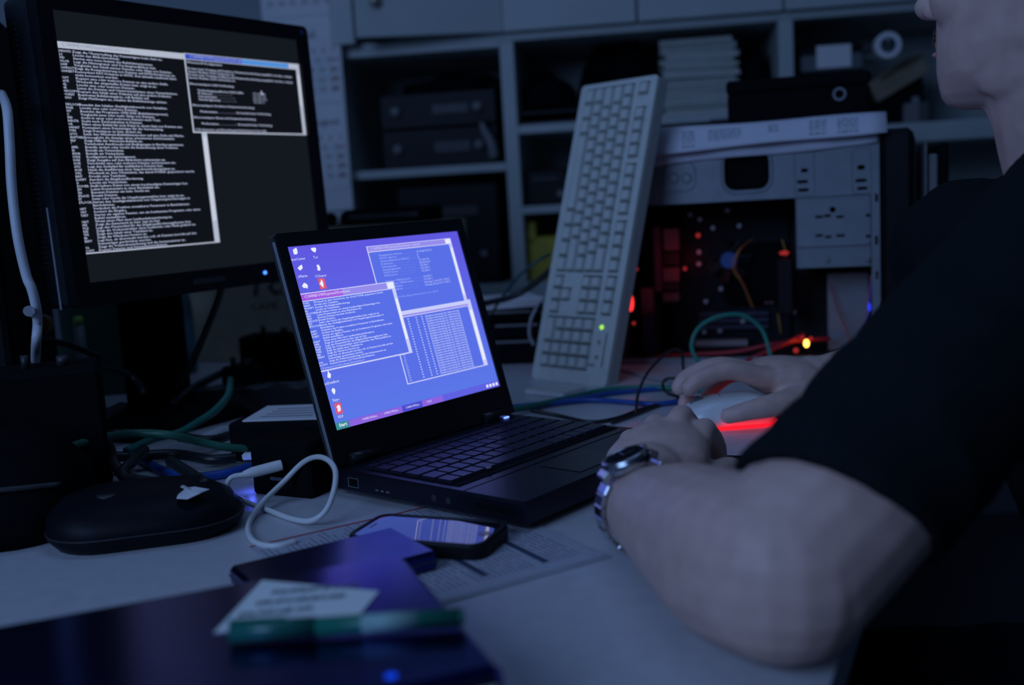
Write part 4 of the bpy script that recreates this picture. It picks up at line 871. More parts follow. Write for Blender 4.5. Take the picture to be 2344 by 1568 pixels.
obj('pad_body', MB().box((0, 0, 0.0035), (0.07, 0.05, 0.006), 0.001), m_paper, t); obj('pad_cover', MB().box((0, 0, 0.0072), (0.069, 0.049, 0.001), 0.0003), m_beige, t)
# ------------------------------------------------------------------ left side clutter
t = thing('black_tower', 'black ribbed tower at the left picture edge before the monitor', 'computer', (-0.625, 1.115, 0), R(16))
obj('housing', MB().box((0.0, 0.16, 0.262), (0.17, 0.34, 0.522), 0.006), m_matte, t)
obj('front_panel', MB().box((0.0, -0.016, 0.262), (0.165, 0.016, 0.515), 0.004), m_black, t)
obj('drive_door', MB().box((0.0, -0.025, 0.36), (0.145, 0.004, 0.04), 0.001), m_dgrey, t)
t = cable('signal_cable', 'thick grey cable hanging between black tower and monitor', [Dp(4, 215, 1.15), Dp(16, 250, 1.085), Dp(22, 330, 1.07), Dp(27, 430, 1.065), Dp(40, 540, 1.06), Dp(60, 630, 1.06), Dp(72, 660, 1.06), Dp(82, 700, 1.065), Dp(86, 740, 1.075), Dp(82, 800, 1.09), G(80, 900, 0.05)], 0.0048, M('pale_cable_sheath', (0.62, 0.63, 0.66), 0.45, var=0.05), plug=(Dp(66, 712, 1.045), Dp(72, 716, 1.07), 0.0055, M('plug_metal', (0.6, 0.6, 0.65), 0.3, metal=0.7)))
t = thing('orange_plug', 'small orange plug hanging under the thick grey cable', 'plug', Dp(88, 745, 1.27))
obj('plug_body', MB().cyl((0, -0.004, 0), (0, 0.016, 0), 0.013, 0.012, 18), M('orange_plastic', (0.30, 0.14, 0.03), 0.5), t); obj('plug_pin', MB().cyl((0, -0.004, 0), (0, -0.012, 0), 0.004), m_dgrey, t)
m_dkgreen = M('dark_green_plastic', (0.015, 0.075, 0.055), 0.5, var=0.15)
p = G(150, 870, 0)
t = thing('green_crate', 'dark green plastic box behind the monitor stand at the left', 'box', Vector((-0.70, 1.62, 0)), R(8))
obj('crate_wall', MB().box((0.0, 0.06, 0.075), (0.20, 0.12, 0.15), 0.004), m_dkgreen, t); obj('crate_lid', MB().box((0.0, 0.06, 0.154), (0.206, 0.126, 0.010), 0.003), m_dkgreen, t)
obj('crate_label', MB().box((-0.02, -0.0012, 0.115), (0.045, 0.002, 0.06), 0.0005), M('grey_label', (0.25, 0.26, 0.28), 0.7), t)
t = thing('capped_tube', 'slim grey tube with yellow green cap before the dark green box', 'tube', Vector((-0.655, 1.585, 0.0)))
obj('tube_body', MB().cyl((0, 0, 0), (0, 0, 0.12), 0.008), m_grey, t); obj('tube_cap', MB().cyl((0, 0, 0.12), (0, 0, 0.132), 0.0085, 0.006), M('lime_plastic', (0.25, 0.42, 0.06), 0.5), t)
# carton of clear stuff right of the stand
t = thing('blue_bottle', 'slim pale blue bottle between the monitor stand and the carton', 'bottle', G(425, 850, 0)+Vector((0.0, -0.02, 0)))
mb = MB(); mb.lathe([(0, 0), (0.026, 0), (0.028, 0.01), (0.028, 0.12), (0.022, 0.15), (0.011, 0.165), (0.011, 0.18), (0, 0.18)], 20); obj('bottle_body', mb, M('bottle_teal', (0.05, 0.12, 0.14), 0.35), t)
mb = MB(); mb.cyl((0, 0, 0.18), (0, 0, 0.205), 0.013); obj('bottle_cap', mb, m_grey, t)
mb = MB(); mb.lathe([(0.0284, 0.04), (0.0284, 0.10)], 20); obj('bottle_label', mb, M('bottle_label', (0.08, 0.2, 0.25), 0.6), t)
# black adapters and plugs behind the laptop
def plugbrick(label, p, size, rz, tilt=0.0):
    t = thing('power_adapter', label, 'adapter', p, rz, 'black power adapters')
    w, d, h = size
    obj('adapter_body', MB().box((0, 0, h/2), (w, d, h), 0.004), m_matte, t)
    obj('cord_grip', MB().cyl((w/2-0.004, 0, h*0.4), (w/2+0.022, 0, h*0.4), 0.006, 0.004, 12), m_cable, t)
    obj('plug_pin', MB().cyl((-w*0.2, 0, h), (-w*0.2, 0, h+0.014), 0.004), m_dgrey, t)
    obj('plug_pin', MB().cyl((w*0.15, 0, h), (w*0.15, 0, h+0.010), 0.006), m_dgrey, t)
plugbrick('bulky black power adapter against the carton left of the laptop', G(640, 868, 0), (0.105, 0.06, 0.075), R(-12))
plugbrick('smaller black power adapter before the carton with green cable', G(562, 925, 0), (0.058, 0.05, 0.055), R(15))
plugbrick('black power adapter in the shadow beside the black tower', Vector((-0.475, 1.06, 0.0)), (0.10, 0.09, 0.13), R(20))
p = G(520, 905, 0)
t = thing('power_strip', 'long black power strip lying across the desk behind the laptop', 'power strip', Vector((-0.34, 1.42, 0)), R(-10))
obj('strip_body', MB().box((0, 0, 0.018), (0.34, 0.05, 0.034), 0.006), m_black, t)
for k in range(5): obj('socket', MB().cyl((-0.13+k*0.06, 0, 0.0345), (-0.13+k*0.06, 0, 0.0365), 0.019, n=18), m_dgrey, t)
obj('switch', MB().box((0.158, 0, 0.037), (0.014, 0.022, 0.006), 0.001), M('switch_red', (0.2, 0.02, 0.02), 0.5), t)
# cables
cable('monitor_cable', 'black cable curving down from the monitor underside', [Dp(512, 640, 1.36), Dp(498, 690, 1.37), Dp(470, 760, 1.39), Dp(440, 830, 1.40), Dp(412, 880, 1.41), G(390, 905, .03)], 0.0045, m_cable)
cable('black_cable', 'thick black cord arching from the monitor stand to the bulky adapter', [G(395, 925, .03), G(440, 890, .035), G(500, 858, .035), G(550, 838, .03), G(610, 830, .03)], 0.0062, m_cable)
cable('black_cable', 'black cord lying across the desk behind the black hub', [G(410, 1000, .02), G(480, 1008, .015), G(540, 992, .012), G(590, 978, .012), G(640, 975, .01)], 0.0060, m_cable)
cable('network_cable', 'bright green cable sweeping down from the black adapter', [G(528, 868, .05), G(522, 905, .045), G(492, 940, .04), G(450, 968, .035), G(410, 990, .03), G(350, 1005, .028), G(290, 1032, .026)], 0.0046, m_green)
cable('network_cable', 'dull green cable running over the black cords to the hub', [G(90, 1055, .05), G(150, 1028, .055), G(230, 1003, .055), G(310, 992, .05), G(390, 996, .045), G(460, 1012, .03), G(520, 1024, .02), G(590, 1028, .012)], 0.0046, M('dull_green_sheath', (0.025, 0.14, 0.085), 0.45, var=0.1))
cable('network_cable', 'dark blue cable lying on the desk left of the black hub', [G(290, 1030, .01), G(335, 1058, .006), G(385, 1082, .005), G(440, 1092, .005), G(510, 1085, .005), G(580, 1066, .005), G(640, 1048, .005)], 0.0048, m_blue)
for i, (P, lab) in enumerate((([G(225, 985, .05), G(248, 1020, .04), G(262, 1060, .03), G(290, 1092, .02), G(350, 1105, .015)], 'black cord falling left of the blue cable'),
     ([G(330, 1030, .03), G(300, 1060, .03), G(280, 1085, .025), G(310, 1105, .02), G(380, 1110, .03)], 'black cord looping under the blue cable'),
     ([G(180, 1040, .03), G(280, 1045, .02), G(400, 1040, .014), G(480, 1052, .012), G(540, 1048, .010)], 'black cord running level under the dull green cable'),
     ([G(205, 840, .10), G(180, 880, .06), G(150, 930, .05), G(200, 960, .05), G(280, 930, .05)], 'black cord coiled behind the green cables'),
     ([G(390, 1055, .025), G(420, 1075, .03), G(455, 1098, .03), G(470, 1110, .035)], 'black cord dropping onto the black rounded device'),
     ([G(120, 890, .08), G(170, 850, .10), G(235, 838, .10), G(300, 860, .08), G(330, 900, .06)], 'thin black cord arching before the monitor stand'),
     ([Dp(20, 780, 1.30), Dp(90, 778, 1.31), Dp(160, 790, 1.33), Dp(230, 820, 1.35)], 'black cord stretched level behind the thick grey cable'))):
    cable('black_cable', lab, P, 0.0058 if i < 5 else 0.0040, m_cable)
# pale printed scraps and silver bits between the cables
for i, (u, v, w, d, rz, lab) in enumerate(((270, 1030, 0.055, 0.03, 10, 'pale paper scrap under the dull green cable'), (265, 1075, 0.07, 0.05, -15, 'white printed label sheet under the black cords'), (560, 985, 0.12, 0.07, 5, 'pale sheet behind the black cord left of the hub'), (470, 960, 0.08, 0.05, -20, 'grey folded sheet beside the bright green cable'))):
    t = thing('paper_scrap', lab, 'paper', G(u, v, 0)+Vector((0, 0, 0.0002)), R(rz), 'paper scraps among the cables')
    mb = MB(); mb.prism([(-w/2, -d/2), (w*0.45, -d*0.42), (w/2, d/2), (-w*0.3, d*0.46)], 0.0, 0.0012); obj('sheet', mb, m_paper, t)
    mb = MB()
    for k in range(3): mb.box((0, -d*0.22+k*d*0.18, 0.0013), (w*0.5, d*0.05, 0.0003), 0.0001)
    obj('printed_lines', mb, M('print_grey', (0.16, 0.17, 0.22), 0.8), t)['kind'] = 'stuff'
# pale device with a printed card on black box, behind the hub
p = G(668, 1010, 0.0); 
t = thing('docking_box', 'flat black box with printed white card on top behind the hub', 'box', Vector((-0.262, 1.125, 0)), R(-14))
obj('box_body', MB().box((0.0, 0.05, 0.022), (0.12, 0.10, 0.044), 0.003), m_matte, t)
c_ = obj('printed_card', MB().box((0.004, 0.05, 0.0455), (0.105, 0.08, 0.002), 0.0004, Matrix.Rotation(0.12, 3, 'Z')), m_paper, t)
mb = MB()
for k in range(4): mb.box((0.0, 0.025+k*0.014, 0.0468), (0.06, 0.003, 0.0003), 0.0001, Matrix.Rotation(0.12, 3, 'Z'))
obj('printed_lines', mb, M('print_grey', (0.16, 0.17, 0.22), 0.8), c_)['kind'] = 'stuff'
# hub with the white plug and the white cable
HB = Vector((-0.199, 0.969, 0)); hy = R(-27)
hub = thing('usb_hub', 'black box hub with white plug beside the laptop back corner', 'hub', HB, hy)
obj('hub_body', MB().box((-0.036, 0.032, 0.0275), (0.072, 0.064, 0.055), 0.003), m_matte, hub)
for z in (0.018, 0.031): obj('port_slot', MB().box((-0.040, -0.0005, z), (0.014, 0.002, 0.0035), 0.0004), m_usb, hub)
obj('hub_led', MB().box((-0.0725, 0.012, 0.012), (0.001, 0.006, 0.003), 0.0003), EM('hub_blue_led', (0.05, 0.1, 1.0), 2.0), hub)
l = bpy.data.lights.new('hub_led_light', 'POINT'); l.energy = 0.010; l.color = (0.08, 0.12, 1); l.shadow_soft_size = 0.003
lo = bpy.data.objects.new('hub_led_light', l); COL.objects.link(lo); lo.parent = hub; lo.location = (-0.080, 0.008, 0.012)
t = thing('white_usb_plug', 'short white plug tip stuck into the left side of the hub', 'plug', G(583, 1043, .03))
obj('plug_body', MB().box((-0.004, 0, 0), (0.016, 0.010, 0.007), 0.0015), m_wcable, t); obj('plug_tip', MB().box((0.006, 0, 0), (0.006, 0.008, 0.004), 0.0008), m_usb, t)
wc = thing('white_cable', 'thin white cable with plug curling in a loop on the desk', 'cable', (0, 0, 0))
p0, p1 = G(645, 1064, .034), G(556, 1087, .030)
obj('cord', MB().tube([p1, G(532, 1092, .026), G(520, 1108, .020), G(530, 1130, .010), G(570, 1152, .0045), G(620, 1170, .0030), G(670, 1188, .0030), G(712, 1192, .006), G(745, 1170, .014), G(764, 1125, .028), G(768, 1080, .040), G(752, 1054, .045), G(724, 1046, .044), G(692, 1060, .036), G(650, 1102, .020), G(605, 1146, .010), G(578, 1180, .005), G(568, 1210, .003), G(578, 1236, .0026), G(604, 1248, .0026), G(640, 1249, .0026), G(675, 1240, .0026)], 0.0026, 10, 8), m_wcable, wc)
mb = MB(); mb.tube([p1, p1.lerp(p0, 0.12), p1.lerp(p0, 0.3), p1.lerp(p0, 0.85), p0], [0.0030, 0.0042, 0.0052, 0.0054, 0.0050], 14, 4); obj('plug', mb, m_wcable, wc)
# black rounded device and bag
def blob(name, label, cat, c, RGs, rz, mat, extra=None):
    t = thing(name, label, cat, c, rz); mb = MB(); RG = []
    for z, w, d, r_, ox, oy in RGs: RG.append([(x+ox, y+oy, z) for x, y in rrect(w, d, r_, 6)])
    mb.rings(RG, True); obj('body', mb, mat, t); return t
m_dev = M('soft_black', (0.004, 0.0045, 0.008), 0.5, spec=0.15, var=0.2, scale=60)
t = blob('rounded_device', 'black rounded device with white paper scrap on its top', 'device', (-0.330, 0.898, 0), [(0.0, 0.15, 0.10, 0.045, 0, 0), (0.010, 0.165, 0.115, 0.05, 0, 0), (0.026, 0.155, 0.105, 0.045, -.004, .002), (0.037, 0.125, 0.078, 0.035, -.008, .006), (0.042, 0.07, 0.04, 0.019, -.010, .008)], R(14), m_dev)
obj('side_seam', MB().tube([(x*1.0, y*1.0, 0.014) for x, y in rrect(0.1655, 0.1155, 0.05, 6)], 0.0006, 6, 1, False, True), m_dgrey, t)
obj('top_button', MB().cyl((-0.03, -0.012, 0.038), (-0.03, -0.012, 0.0415), 0.010, 0.008, 16), m_dgrey, t)
t = thing('torn_paper', 'small torn white paper scrap lying on the black rounded device', 'paper', (-0.282, 0.874, 0.0375), R(-5))
mb = MB(); P = [(-0.013, 0.012), (-0.008, 0.016), (-0.002, 0.014), (0.006, 0.008), (0.014, 0.006), (0.011, -0.006), (0.002, -0.013), (-0.009, -0.010), (-0.012, 0.0)]
V = [(x, y, 0.0022+0.0018*math.sin(x*150+y*90)) for x, y in P]+[(0.0, 0.0, 0.0028)]; V2 = [(x, y, z-0.0007) for x, y, z in V]
n = len(P); mb.add(V+V2, [[i, (i+1) % n, n] for i in range(n)]+[[(i+1) % n+n+1, i+n+1, 2*n+1] for i in range(n)]+[[i, i+n+1, (i+1) % n+n+1, (i+1) % n] for i in range(n)], False)
obj('scrap', mb, m_paper, t); obj('scrap_fold', MB().box((-0.006, 0.006, 0.0045), (0.010, 0.005, 0.0008), 0.0002, Matrix.Rotation(0.5, 3, 'Y')), m_paper, t)
t = blob('black_pouch', 'large black soft bag lying in shadow at the left edge', 'bag', (-0.505, 0.925, 0), [(0.0, 0.20, 0.14, 0.05, 0, 0), (0.02, 0.225, 0.16, 0.06, 0, 0), (0.055, 0.21, 0.145, 0.055, 0, .004), (0.085, 0.16, 0.10, 0.045, -.004, .012), (0.095, 0.09, 0.05, 0.022, -.01, .016)], R(8), m_bag)
obj('zip', MB().tube([(-0.10, -0.066, 0.05), (-0.04, -0.073, 0.058), (0.05, -0.072, 0.055), (0.10, -0.05, 0.05)], 0.0025, 6, 6), m_dgrey, t)
obj('handle', MB().tube([(-0.05, 0.0, 0.085), (-0.04, 0.0, 0.108), (0.02, 0.0, 0.108), (0.03, 0.01, 0.085)], 0.005, 8, 6), m_bag, t)

# ------------------------------------------------------------------ foreground on the desk
# printed sheet under the phone
al = Vector((0.857, 0.515, 0)); pp = Vector((-0.515, 0.857, 0)); pO = Vector((-0.0414, 0.6984, 0))
c0 = pO+al*(0.125-0.1065)+pp*0.107
t = thing('printed_sheet', 'large printed sheet with dark bars and red edge under the smartphone', 'paper', c0+Vector((0, 0, 0.0001)), math.atan2(al.y, al.x))
m_news = M('newsprint', (0.40, 0.41, 0.46), 0.7, var=0.05, scale=60)
obj('sheet', MB().box((0, 0, 0.0006), (0.213, 0.214, 0.001), 0.0002), m_news, t)
m_pr = M('print_fine', (0.24, 0.24, 0.30), 0.8); mb = MB(); rnd = random.Random(3)
for i in range(42):
    x = -0.101+i*0.0047
    y = -0.088
    while y < 0.085:
        L_ = rnd.uniform(0.008, 0.03)
        if rnd.random() < 0.9: mb.box((x, y+L_/2, 0.00115), (0.0017, L_, 0.0001), 0.00002)
        y += L_+0.004
obj('printed_lines', mb, m_pr, t)['kind'] = 'stuff'
for x, ya, yb in ((0.062, -0.105, -0.02), (0.012, -0.10, -0.03)):
    obj('printed_bar', MB().box((x, (ya+yb)/2+0.02, 0.00125), (0.0055, yb-ya, 0.0002), 0.00005), M('bar_print', (0.035, 0.05, 0.09), 0.7), t)
obj('red_edge', MB().box((0, 0.1055, 0.0012), (0.213, 0.0028, 0.0003), 0.00005), M('red_rule', (0.38, 0.03, 0.05), 0.6), t)
obj('margin_band', MB().box((0, -0.1035, 0.00115), (0.213, 0.004, 0.0002), 0.00005), M('margin_print', (0.30, 0.31, 0.33), 0.7), t)
# smartphone
ph = thing('smartphone', 'smartphone in black rounded case lying on the printed sheet', 'phone', (-0.0763, 0.8179, 0.0013), -0.3906)
mb = MB(); RG = []
for z, d_, r_ in ((0.0, -0.006, 0.010), (0.0015, 0.0, 0.013), (0.0105, 0.0, 0.013), (0.0125, -0.003, 0.012), (0.0125, -0.008, 0.010), (0.0112, -0.0095, 0.0095)): RG.append([(x, y, z) for x, y in rrect(0.121+d_, 0.064+d_, r_, 6)])
mb.rings(RG, False); obj('case', mb, m_black, ph)
mb = MB(); mb.prism(rrect(0.1125, 0.0555, 0.008, 6), 0.0105, 0.01165); obj('glass', mb, M('phone_glass', (0.004, 0.004, 0.006), 0.03, spec=1.0, var=0.0, coat=1.0), ph)
obj('home_button', MB().cyl((0.0495, 0, 0.01165), (0.0495, 0, 0.0119), 0.0052, n=18), m_gloss, ph)
obj('earpiece', MB().box((-0.0505, 0, 0.0117), (0.0016, 0.012, 0.0003), 0.0001), m_grey, ph)
# external drive
t = thing('external_drive', 'thin black drive box lying behind the glossy black slab', 'drive', (-0.142, 0.752, 0.0014), R(32))
q0 = Vector((-0.221, 0.7668)); 
obj('drive_body', MB().box((0, 0, 0.0075), (0.135, 0.078, 0.015), 0.003), M('drive_gloss', (0.035, 0.04, 0.20), 0.24, metal=1.0, var=0.1), t)  # the screen's blue reflection tinted into the black drive's metal colour
obj('drive_seam', MB().box((0, 0, 0.0075), (0.1358, 0.0788, 0.0012), 0.0003), m_dgrey, t)
obj('drive_label', MB().box((-0.045, -0.0395, 0.0075), (0.016, 0.0006, 0.005), 0.0001), m_dgrey, t)
# glossy slab in the foreground
sl = thing('slab_device', 'wide glossy black slab device in the foreground under note and pen', 'device', (-0.214, 0.507, 0), R(21))
SLW, SLD, SLH = 0.36, 0.19, 0.05
mb = MB(); mb.box((0, 0, SLH/2+0.002), (SLW, SLD, SLH-0.004), 0.005); obj('housing', mb, M('slab_gloss', (0.036, 0.046, 0.26), 0.19, metal=1.0, var=0.1), sl)  # blue of the mirrored laptop screen put into the black slab's metal colour
for x in (-0.15, 0.15):
    for y in (-0.07, 0.07): obj('foot', MB().cyl((x, y, 0), (x, y, 0.004), 0.01), m_matte, sl)
obj('front_fascia', MB().box((0, -SLD/2-0.002, SLH/2+0.002), (SLW-0.01, 0.006, SLH-0.012), 0.0015), m_black, sl)
fp = lambda u, v: (Matrix.Rotation(-R(21), 3, 'Z') @ (G(u, v, SLH)-Vector((-0.214, 0.507, 0))))
q = fp(895, 1548); obj('power_led', MB().ell((q.x, q.y, SLH), (0.0032, 0.0032, 0.0012)), EM('slab_led', (0.005, 0.05, 0.75), 1.0), sl)
q = fp(1062, 1535); obj('front_sticker', MB().box((q.x, -SLD/2-0.0055, 0.033), (0.026, 0.0012, 0.022), 0.0003), M('sticker_grey', (0.42, 0.43, 0.45), 0.6), sl)
# note and pen on it
c = [G(490, 1450, .0502), G(815, 1418, .0502), G(868, 1355, .0502), G(600, 1330, .0502)]
cc = sum(c, Vector())/4
t = thing('paper_note', 'white note with scribbled handwriting lying on the black slab', 'note', Vector((cc.x, cc.y, SLH+0.0002)))
loc = [(p.x-cc.x, p.y-cc.y) for p in c]; mb = MB(); mb.prism(loc, 0.0, 0.0006); obj('sheet', mb, M('note_paper', (0.80, 0.84, 0.80), 0.8, var=0.03), t)
mb = MB(); ax = (Vector(loc[1])-Vector(loc[0])).normalized(); ay = (Vector(loc[3])-Vector(loc[0])); rnd = random.Random(9)
for k in range(3):
    for q in range(5 if k else 4):
        b0 = Vector(loc[0])+ay*(0.28+0.20*k)+ax*(0.006+0.0105*q+0.004*k); pts = []
        for j in range(9): pts.append((b0.x+ax.x*0.0011*j+rnd.uniform(-.0006, .0006), b0.y+ax.y*0.0011*j+(0.0035 if j % 2 else -0.0035)+rnd.uniform(-.001, .001), 0.0009))
        mb.tube(pts, 0.00035, 4, 2)
obj('handwriting', mb, M('pencil', (0.22, 0.24, 0.26), 0.8), t)['kind'] = 'stuff'
p0, p1 = G(528, 1452, SLH+.0055), G(1064, 1416, SLH+.0055); d = (p1-p0)
t = thing('green_pen', 'green marker pen with white label lying across the note', 'pen', Vector((p0.x, p0.y, SLH+0.0055+0.0009)))
n_ = Vector((d.x, d.y, 0)); m_pen = M('pen_green', (0.01, 0.16, 0.11), 0.35, var=0.05)
obj('cap', MB().cyl(n_*0.0, n_*0.36, 0.0056, n=18), M('pen_cap', (0.012, 0.13, 0.10), 0.3), t)
obj('barrel', MB().cyl(n_*0.36, n_*0.98, 0.0050, n=18), m_pen, t); obj('end_cap', MB().cyl(n_*0.98, n_*1.0, 0.0047, 0.0040, n=18), m_pen, t)
obj('label_band', MB().cyl(n_*0.56, n_*0.80, 0.0051, n=18), M('pen_label', (0.25, 0.42, 0.38), 0.5), t)
obj('clip', MB().box(n_*0.12+Vector((0, 0, 0.0062)), (0.03, 0.0025, 0.0012), 0.0003), m_pen, t)
# small black wallet past the left hand
t = thing('black_case', 'small black object on the desk just past the resting hand', 'case', G(1718, 1085, 0), R(-20))
obj('cover', MB().box((0.0, 0, 0.006), (0.062, 0.05, 0.012), 0.003), m_matte, t); obj('edge_band', MB().box((0.0, 0, 0.006), (0.0625, 0.0505, 0.002), 0.0005), m_dgrey, t)
# ------------------------------------------------------------------ white mouse
ms = thing('computer_mouse', 'white optical mouse with red glow under the far hand', 'mouse', (0.243, 1.185, 0), R(4))
mb = MB(); RG = []
for z, a_, b_, ox in ((0.004, 0.112, 0.058, 0), (0.012, 0.115, 0.061, 0), (0.022, 0.106, 0.055, .002), (0.029, 0.088, 0.044, .005), (0.034, 0.060, 0.030, .008), (0.0365, 0.028, 0.014, .010)):
    RG.append([(x+ox, y, z) for x, y in rrect(a_, b_, min(a_, b_)*0.47, 7)])
mb.rings(RG, True); obj('shell', mb, M('mouse_white', (0.74, 0.76, 0.74), 0.3, var=0.02), ms)
m_red = EM('red_base_glow', (1.0, 0.012, 0.03), 1.1)
mb = MB(); mb.prism(rrect(0.117, 0.063, 0.029, 7), 0.0003, 0.0016); obj('light_base', mb, m_red, ms)
mb = MB(); mb.cyl((-0.034, -0.003, 0.026), (-0.034, 0.003, 0.026), 0.009, n=18); obj('scroll_wheel', mb, m_grey, ms)
obj('button_seam', MB().tube([(-0.012, -0.027, 0.0225), (-0.010, -0.012, 0.0335), (-0.010, 0.0, 0.0358), (-0.010, 0.012, 0.0335), (-0.012, 0.027, 0.0225)], 0.0006, 6, 6), M('seam_grey', (0.2, 0.22, 0.24), 0.5), ms)
l = bpy.data.lights.new('mouse_sensor_light', 'AREA'); l.energy = 0.0025; l.color = (1, 0.02, 0.03); l.shape = 'RECTANGLE'; l.size = 0.07; l.size_y = 0.002
lo = bpy.data.objects.new('mouse_sensor_light', l); COL.objects.link(lo); lo.parent = ms; lo.location = (0.02, -0.034, 0.004); lo.rotation_euler = (R(80), 0, 0)

# ------------------------------------------------------------------ the person
def fuse(mb, voxel, smooth=4, noise_amp=0.0, noise_scale=20):
    me = mb.mesh('tmp'); o = bpy.data.objects.new('tmp', me); COL.objects.link(o)
    r_ = o.modifiers.new('r', 'REMESH'); r_.mode = 'VOXEL'; r_.voxel_size = voxel; r_.use_smooth_shade = True
    s_ = o.modifiers.new('s', 'SMOOTH'); s_.iterations = smooth; s_.factor = 0.5
    dg = bpy.context.evaluated_depsgraph_get(); dg.update(); out = bpy.data.meshes.new_from_object(o.evaluated_get(dg))
    bpy.data.objects.remove(o)
    if noise_amp:
        from mathutils import noise
        ns = [v.normal.copy() for v in out.vertices]
        for v, n in zip(out.vertices, ns):
            p = v.co*noise_scale; q = abs(noise.noise(Vector((p.x+p.z*0.6, p.y*1.7, p.z*0.8))))*-1.6+noise.noise(p*0.5)*0.9
            v.co += n*noise_amp*q
    for p in out.polygons: p.use_smooth = True
    out.materials.clear(); return out
V3 = Vector
def ring(c, ax, ay, rx, ry, n=28): c = V3(c); return [c+V3(ax)*math.cos(2*math.pi*k/n)*rx+V3(ay)*math.sin(2*math.pi*k/n)*ry for k in range(n)]
person = thing('person', 'man in dark T-shirt leaning on the desk, one hand on the mouse', 'person', (0.66, 0.92, -0.34))
PO = V3((0.66, 0.92, -0.34))
B = MB(); B.X = Matrix.Translation(-PO)
def limb(mb, P, rr, n=18, sub=6):
    mb.tube(P, rr, n, sub); mb.ell(P[0], (rr[0],)*3); mb.ell(P[-1], (rr[-1],)*3)
EL, WL = V3((0.146, 0.575, 0.055)), V3((0.088, 0.785, 0.037)); SL = V3((0.395, 0.735, 0.212))
limb(B, [SL, SL.lerp(EL, 0.4), SL.lerp(EL, 0.75), EL], [0.050, 0.055, 0.055, 0.053])
limb(B, [EL, V3((0.129, 0.615, 0.050)), V3((0.112, 0.685, 0.046)), V3((0.096, 0.745, 0.040)), WL], [0.053, 0.053, 0.045, 0.034, 0.028])
# left hand, loosely closed, knuckles up
hu = V3((0.41, 0.87, 0.27)).normalized(); hw = V3((0.90, -0.43, 0)).normalized(); hn = hw.cross(hu).normalized()
K0 = V3((0.134, 0.893, 0.070)); hm_ = Matrix((hu, hw, hn)).transposed()
B.ell(WL.lerp(K0, 0.55)+hn*-0.004, (0.062, 0.044, 0.023), hm_); B.ell(WL.lerp(K0, 0.25), (0.040, 0.034, 0.026), hm_)
B.ell(WL.lerp(K0, 0.5)-hn*0.018+hw*0.004, (0.050, 0.036, 0.020), hm_)
B.ell(WL.lerp(K0, 0.42)+hw*0.030-hn*0.014, (0.036, 0.016, 0.017), hm_)
def fing(mb, base, u, n, ang, lens, rad, w=None, spread=0.0):
    p = base; P = [base-u*0.020, base]
    for a, L_ in zip(ang, lens):
        d = u*math.cos(R(a))-n*math.sin(R(a))
        if w is not None: d = (d+w*spread).normalized()
        p = p+d*L_; P.append(p)
    mb.tube(P, [rad*1.12, rad*1.15, rad*1.0, rad*0.92, rad*0.8], 12, 5); mb.ell(P[-1], (rad*0.82,)*3); mb.ell(P[2], (rad*1.04,)*3); return P
for dw, du, dn, sc in ((0.030, -0.003, -0.004, 1.0), (0.009, 0.005, 0.004, 1.05), (-0.013, -0.002, -0.002, 1.0), (-0.033, -0.015, -0.011, 0.86)):
    b_ = K0+hw*dw+hu*du+hn*dn
    fing(B, b_, hu, hn, (48, 112, 158), (0.044*sc, 0.027*sc, 0.019*sc), 0.0098 if sc > .9 else 0.0085)
    B.ell(b_+hn*0.001, (0.0125, 0.0115, 0.0115), hm_); B.tube([b_, b_-hu*0.05-hw*dw*0.35], [0.0085, 0.006], 10, 1)
TH = [V3((0.116, 0.797, 0.030)), V3((0.152, 0.832, 0.034)), V3((0.178, 0.864, 0.034)), V3((0.184, 0.893, 0.022))]
limb(B, TH, [0.017, 0.0155, 0.0125, 0.0095], 12, 5)
# right arm and the hand over the mouse
SR, ER, WR = V3((0.48, 1.12, 0.19)), V3((0.61, 1.235, 0.035)), V3((0.368, 1.212, 0.040))
limb(B, [SR, SR.lerp(ER, 0.5), ER], [0.056, 0.052, 0.045]); limb(B, [ER, V3((0.53, 1.23, 0.045)), V3((0.44, 1.22, 0.044)), WR], [0.045, 0.046, 0.038, 0.030])
KR = V3((0.286, 1.212, 0.052)); ru = (KR-WR).normalized(); rw = V3((0.0, -1, 0)); rw = (rw-ru*rw.dot(ru)).normalized(); rn = ru.cross(rw); rn = rn if rn.z > 0 else -rn
rm_ = Matrix((ru, rw, rn)).transposed()
B.ell(WR.lerp(KR, 0.55)-rn*0.001, (0.058, 0.046, 0.025), rm_); B.ell(WR.lerp(KR, 0.2), (0.036, 0.034, 0.027), rm_)
RF = [([KR+rw*0.028, V3((0.246, 1.176, 0.064)), V3((0.212, 1.172, 0.057)), V3((0.198, 1.170, 0.047))], 0.0112),
      ([KR+rw*0.008, V3((0.240, 1.200, 0.066)), V3((0.202, 1.196, 0.056)), V3((0.190, 1.194, 0.044))], 0.0110),
      ([KR-rw*0.014, V3((0.244, 1.225, 0.058)), V3((0.212, 1.226, 0.040)), V3((0.200, 1.224, 0.018))], 0.0094),
      ([KR-rw*0.034-rn*0.006, V3((0.258, 1.244, 0.044)), V3((0.234, 1.242, 0.026)), V3((0.226, 1.238, 0.012))], 0.0086)]
for P, rad in RF:
    B.tube([P[0]-ru*0.03]+P, [rad*1.2, rad*1.2, rad*1.02, rad*0.95, rad*0.82], 12, 5); B.ell(P[-1], (rad*0.85,)*3); B.ell(P[0], (rad*1.2,)*3)
limb(B, [V3((0.345, 1.180, 0.030)), V3((0.300, 1.152, 0.028)), V3((0.262, 1.143, 0.024)), V3((0.236, 1.146, 0.018))], [0.018, 0.0145, 0.0115, 0.0092], 12, 5)
B.ell(V3((0.325, 1.172, 0.026)), (0.034, 0.020, 0.020))
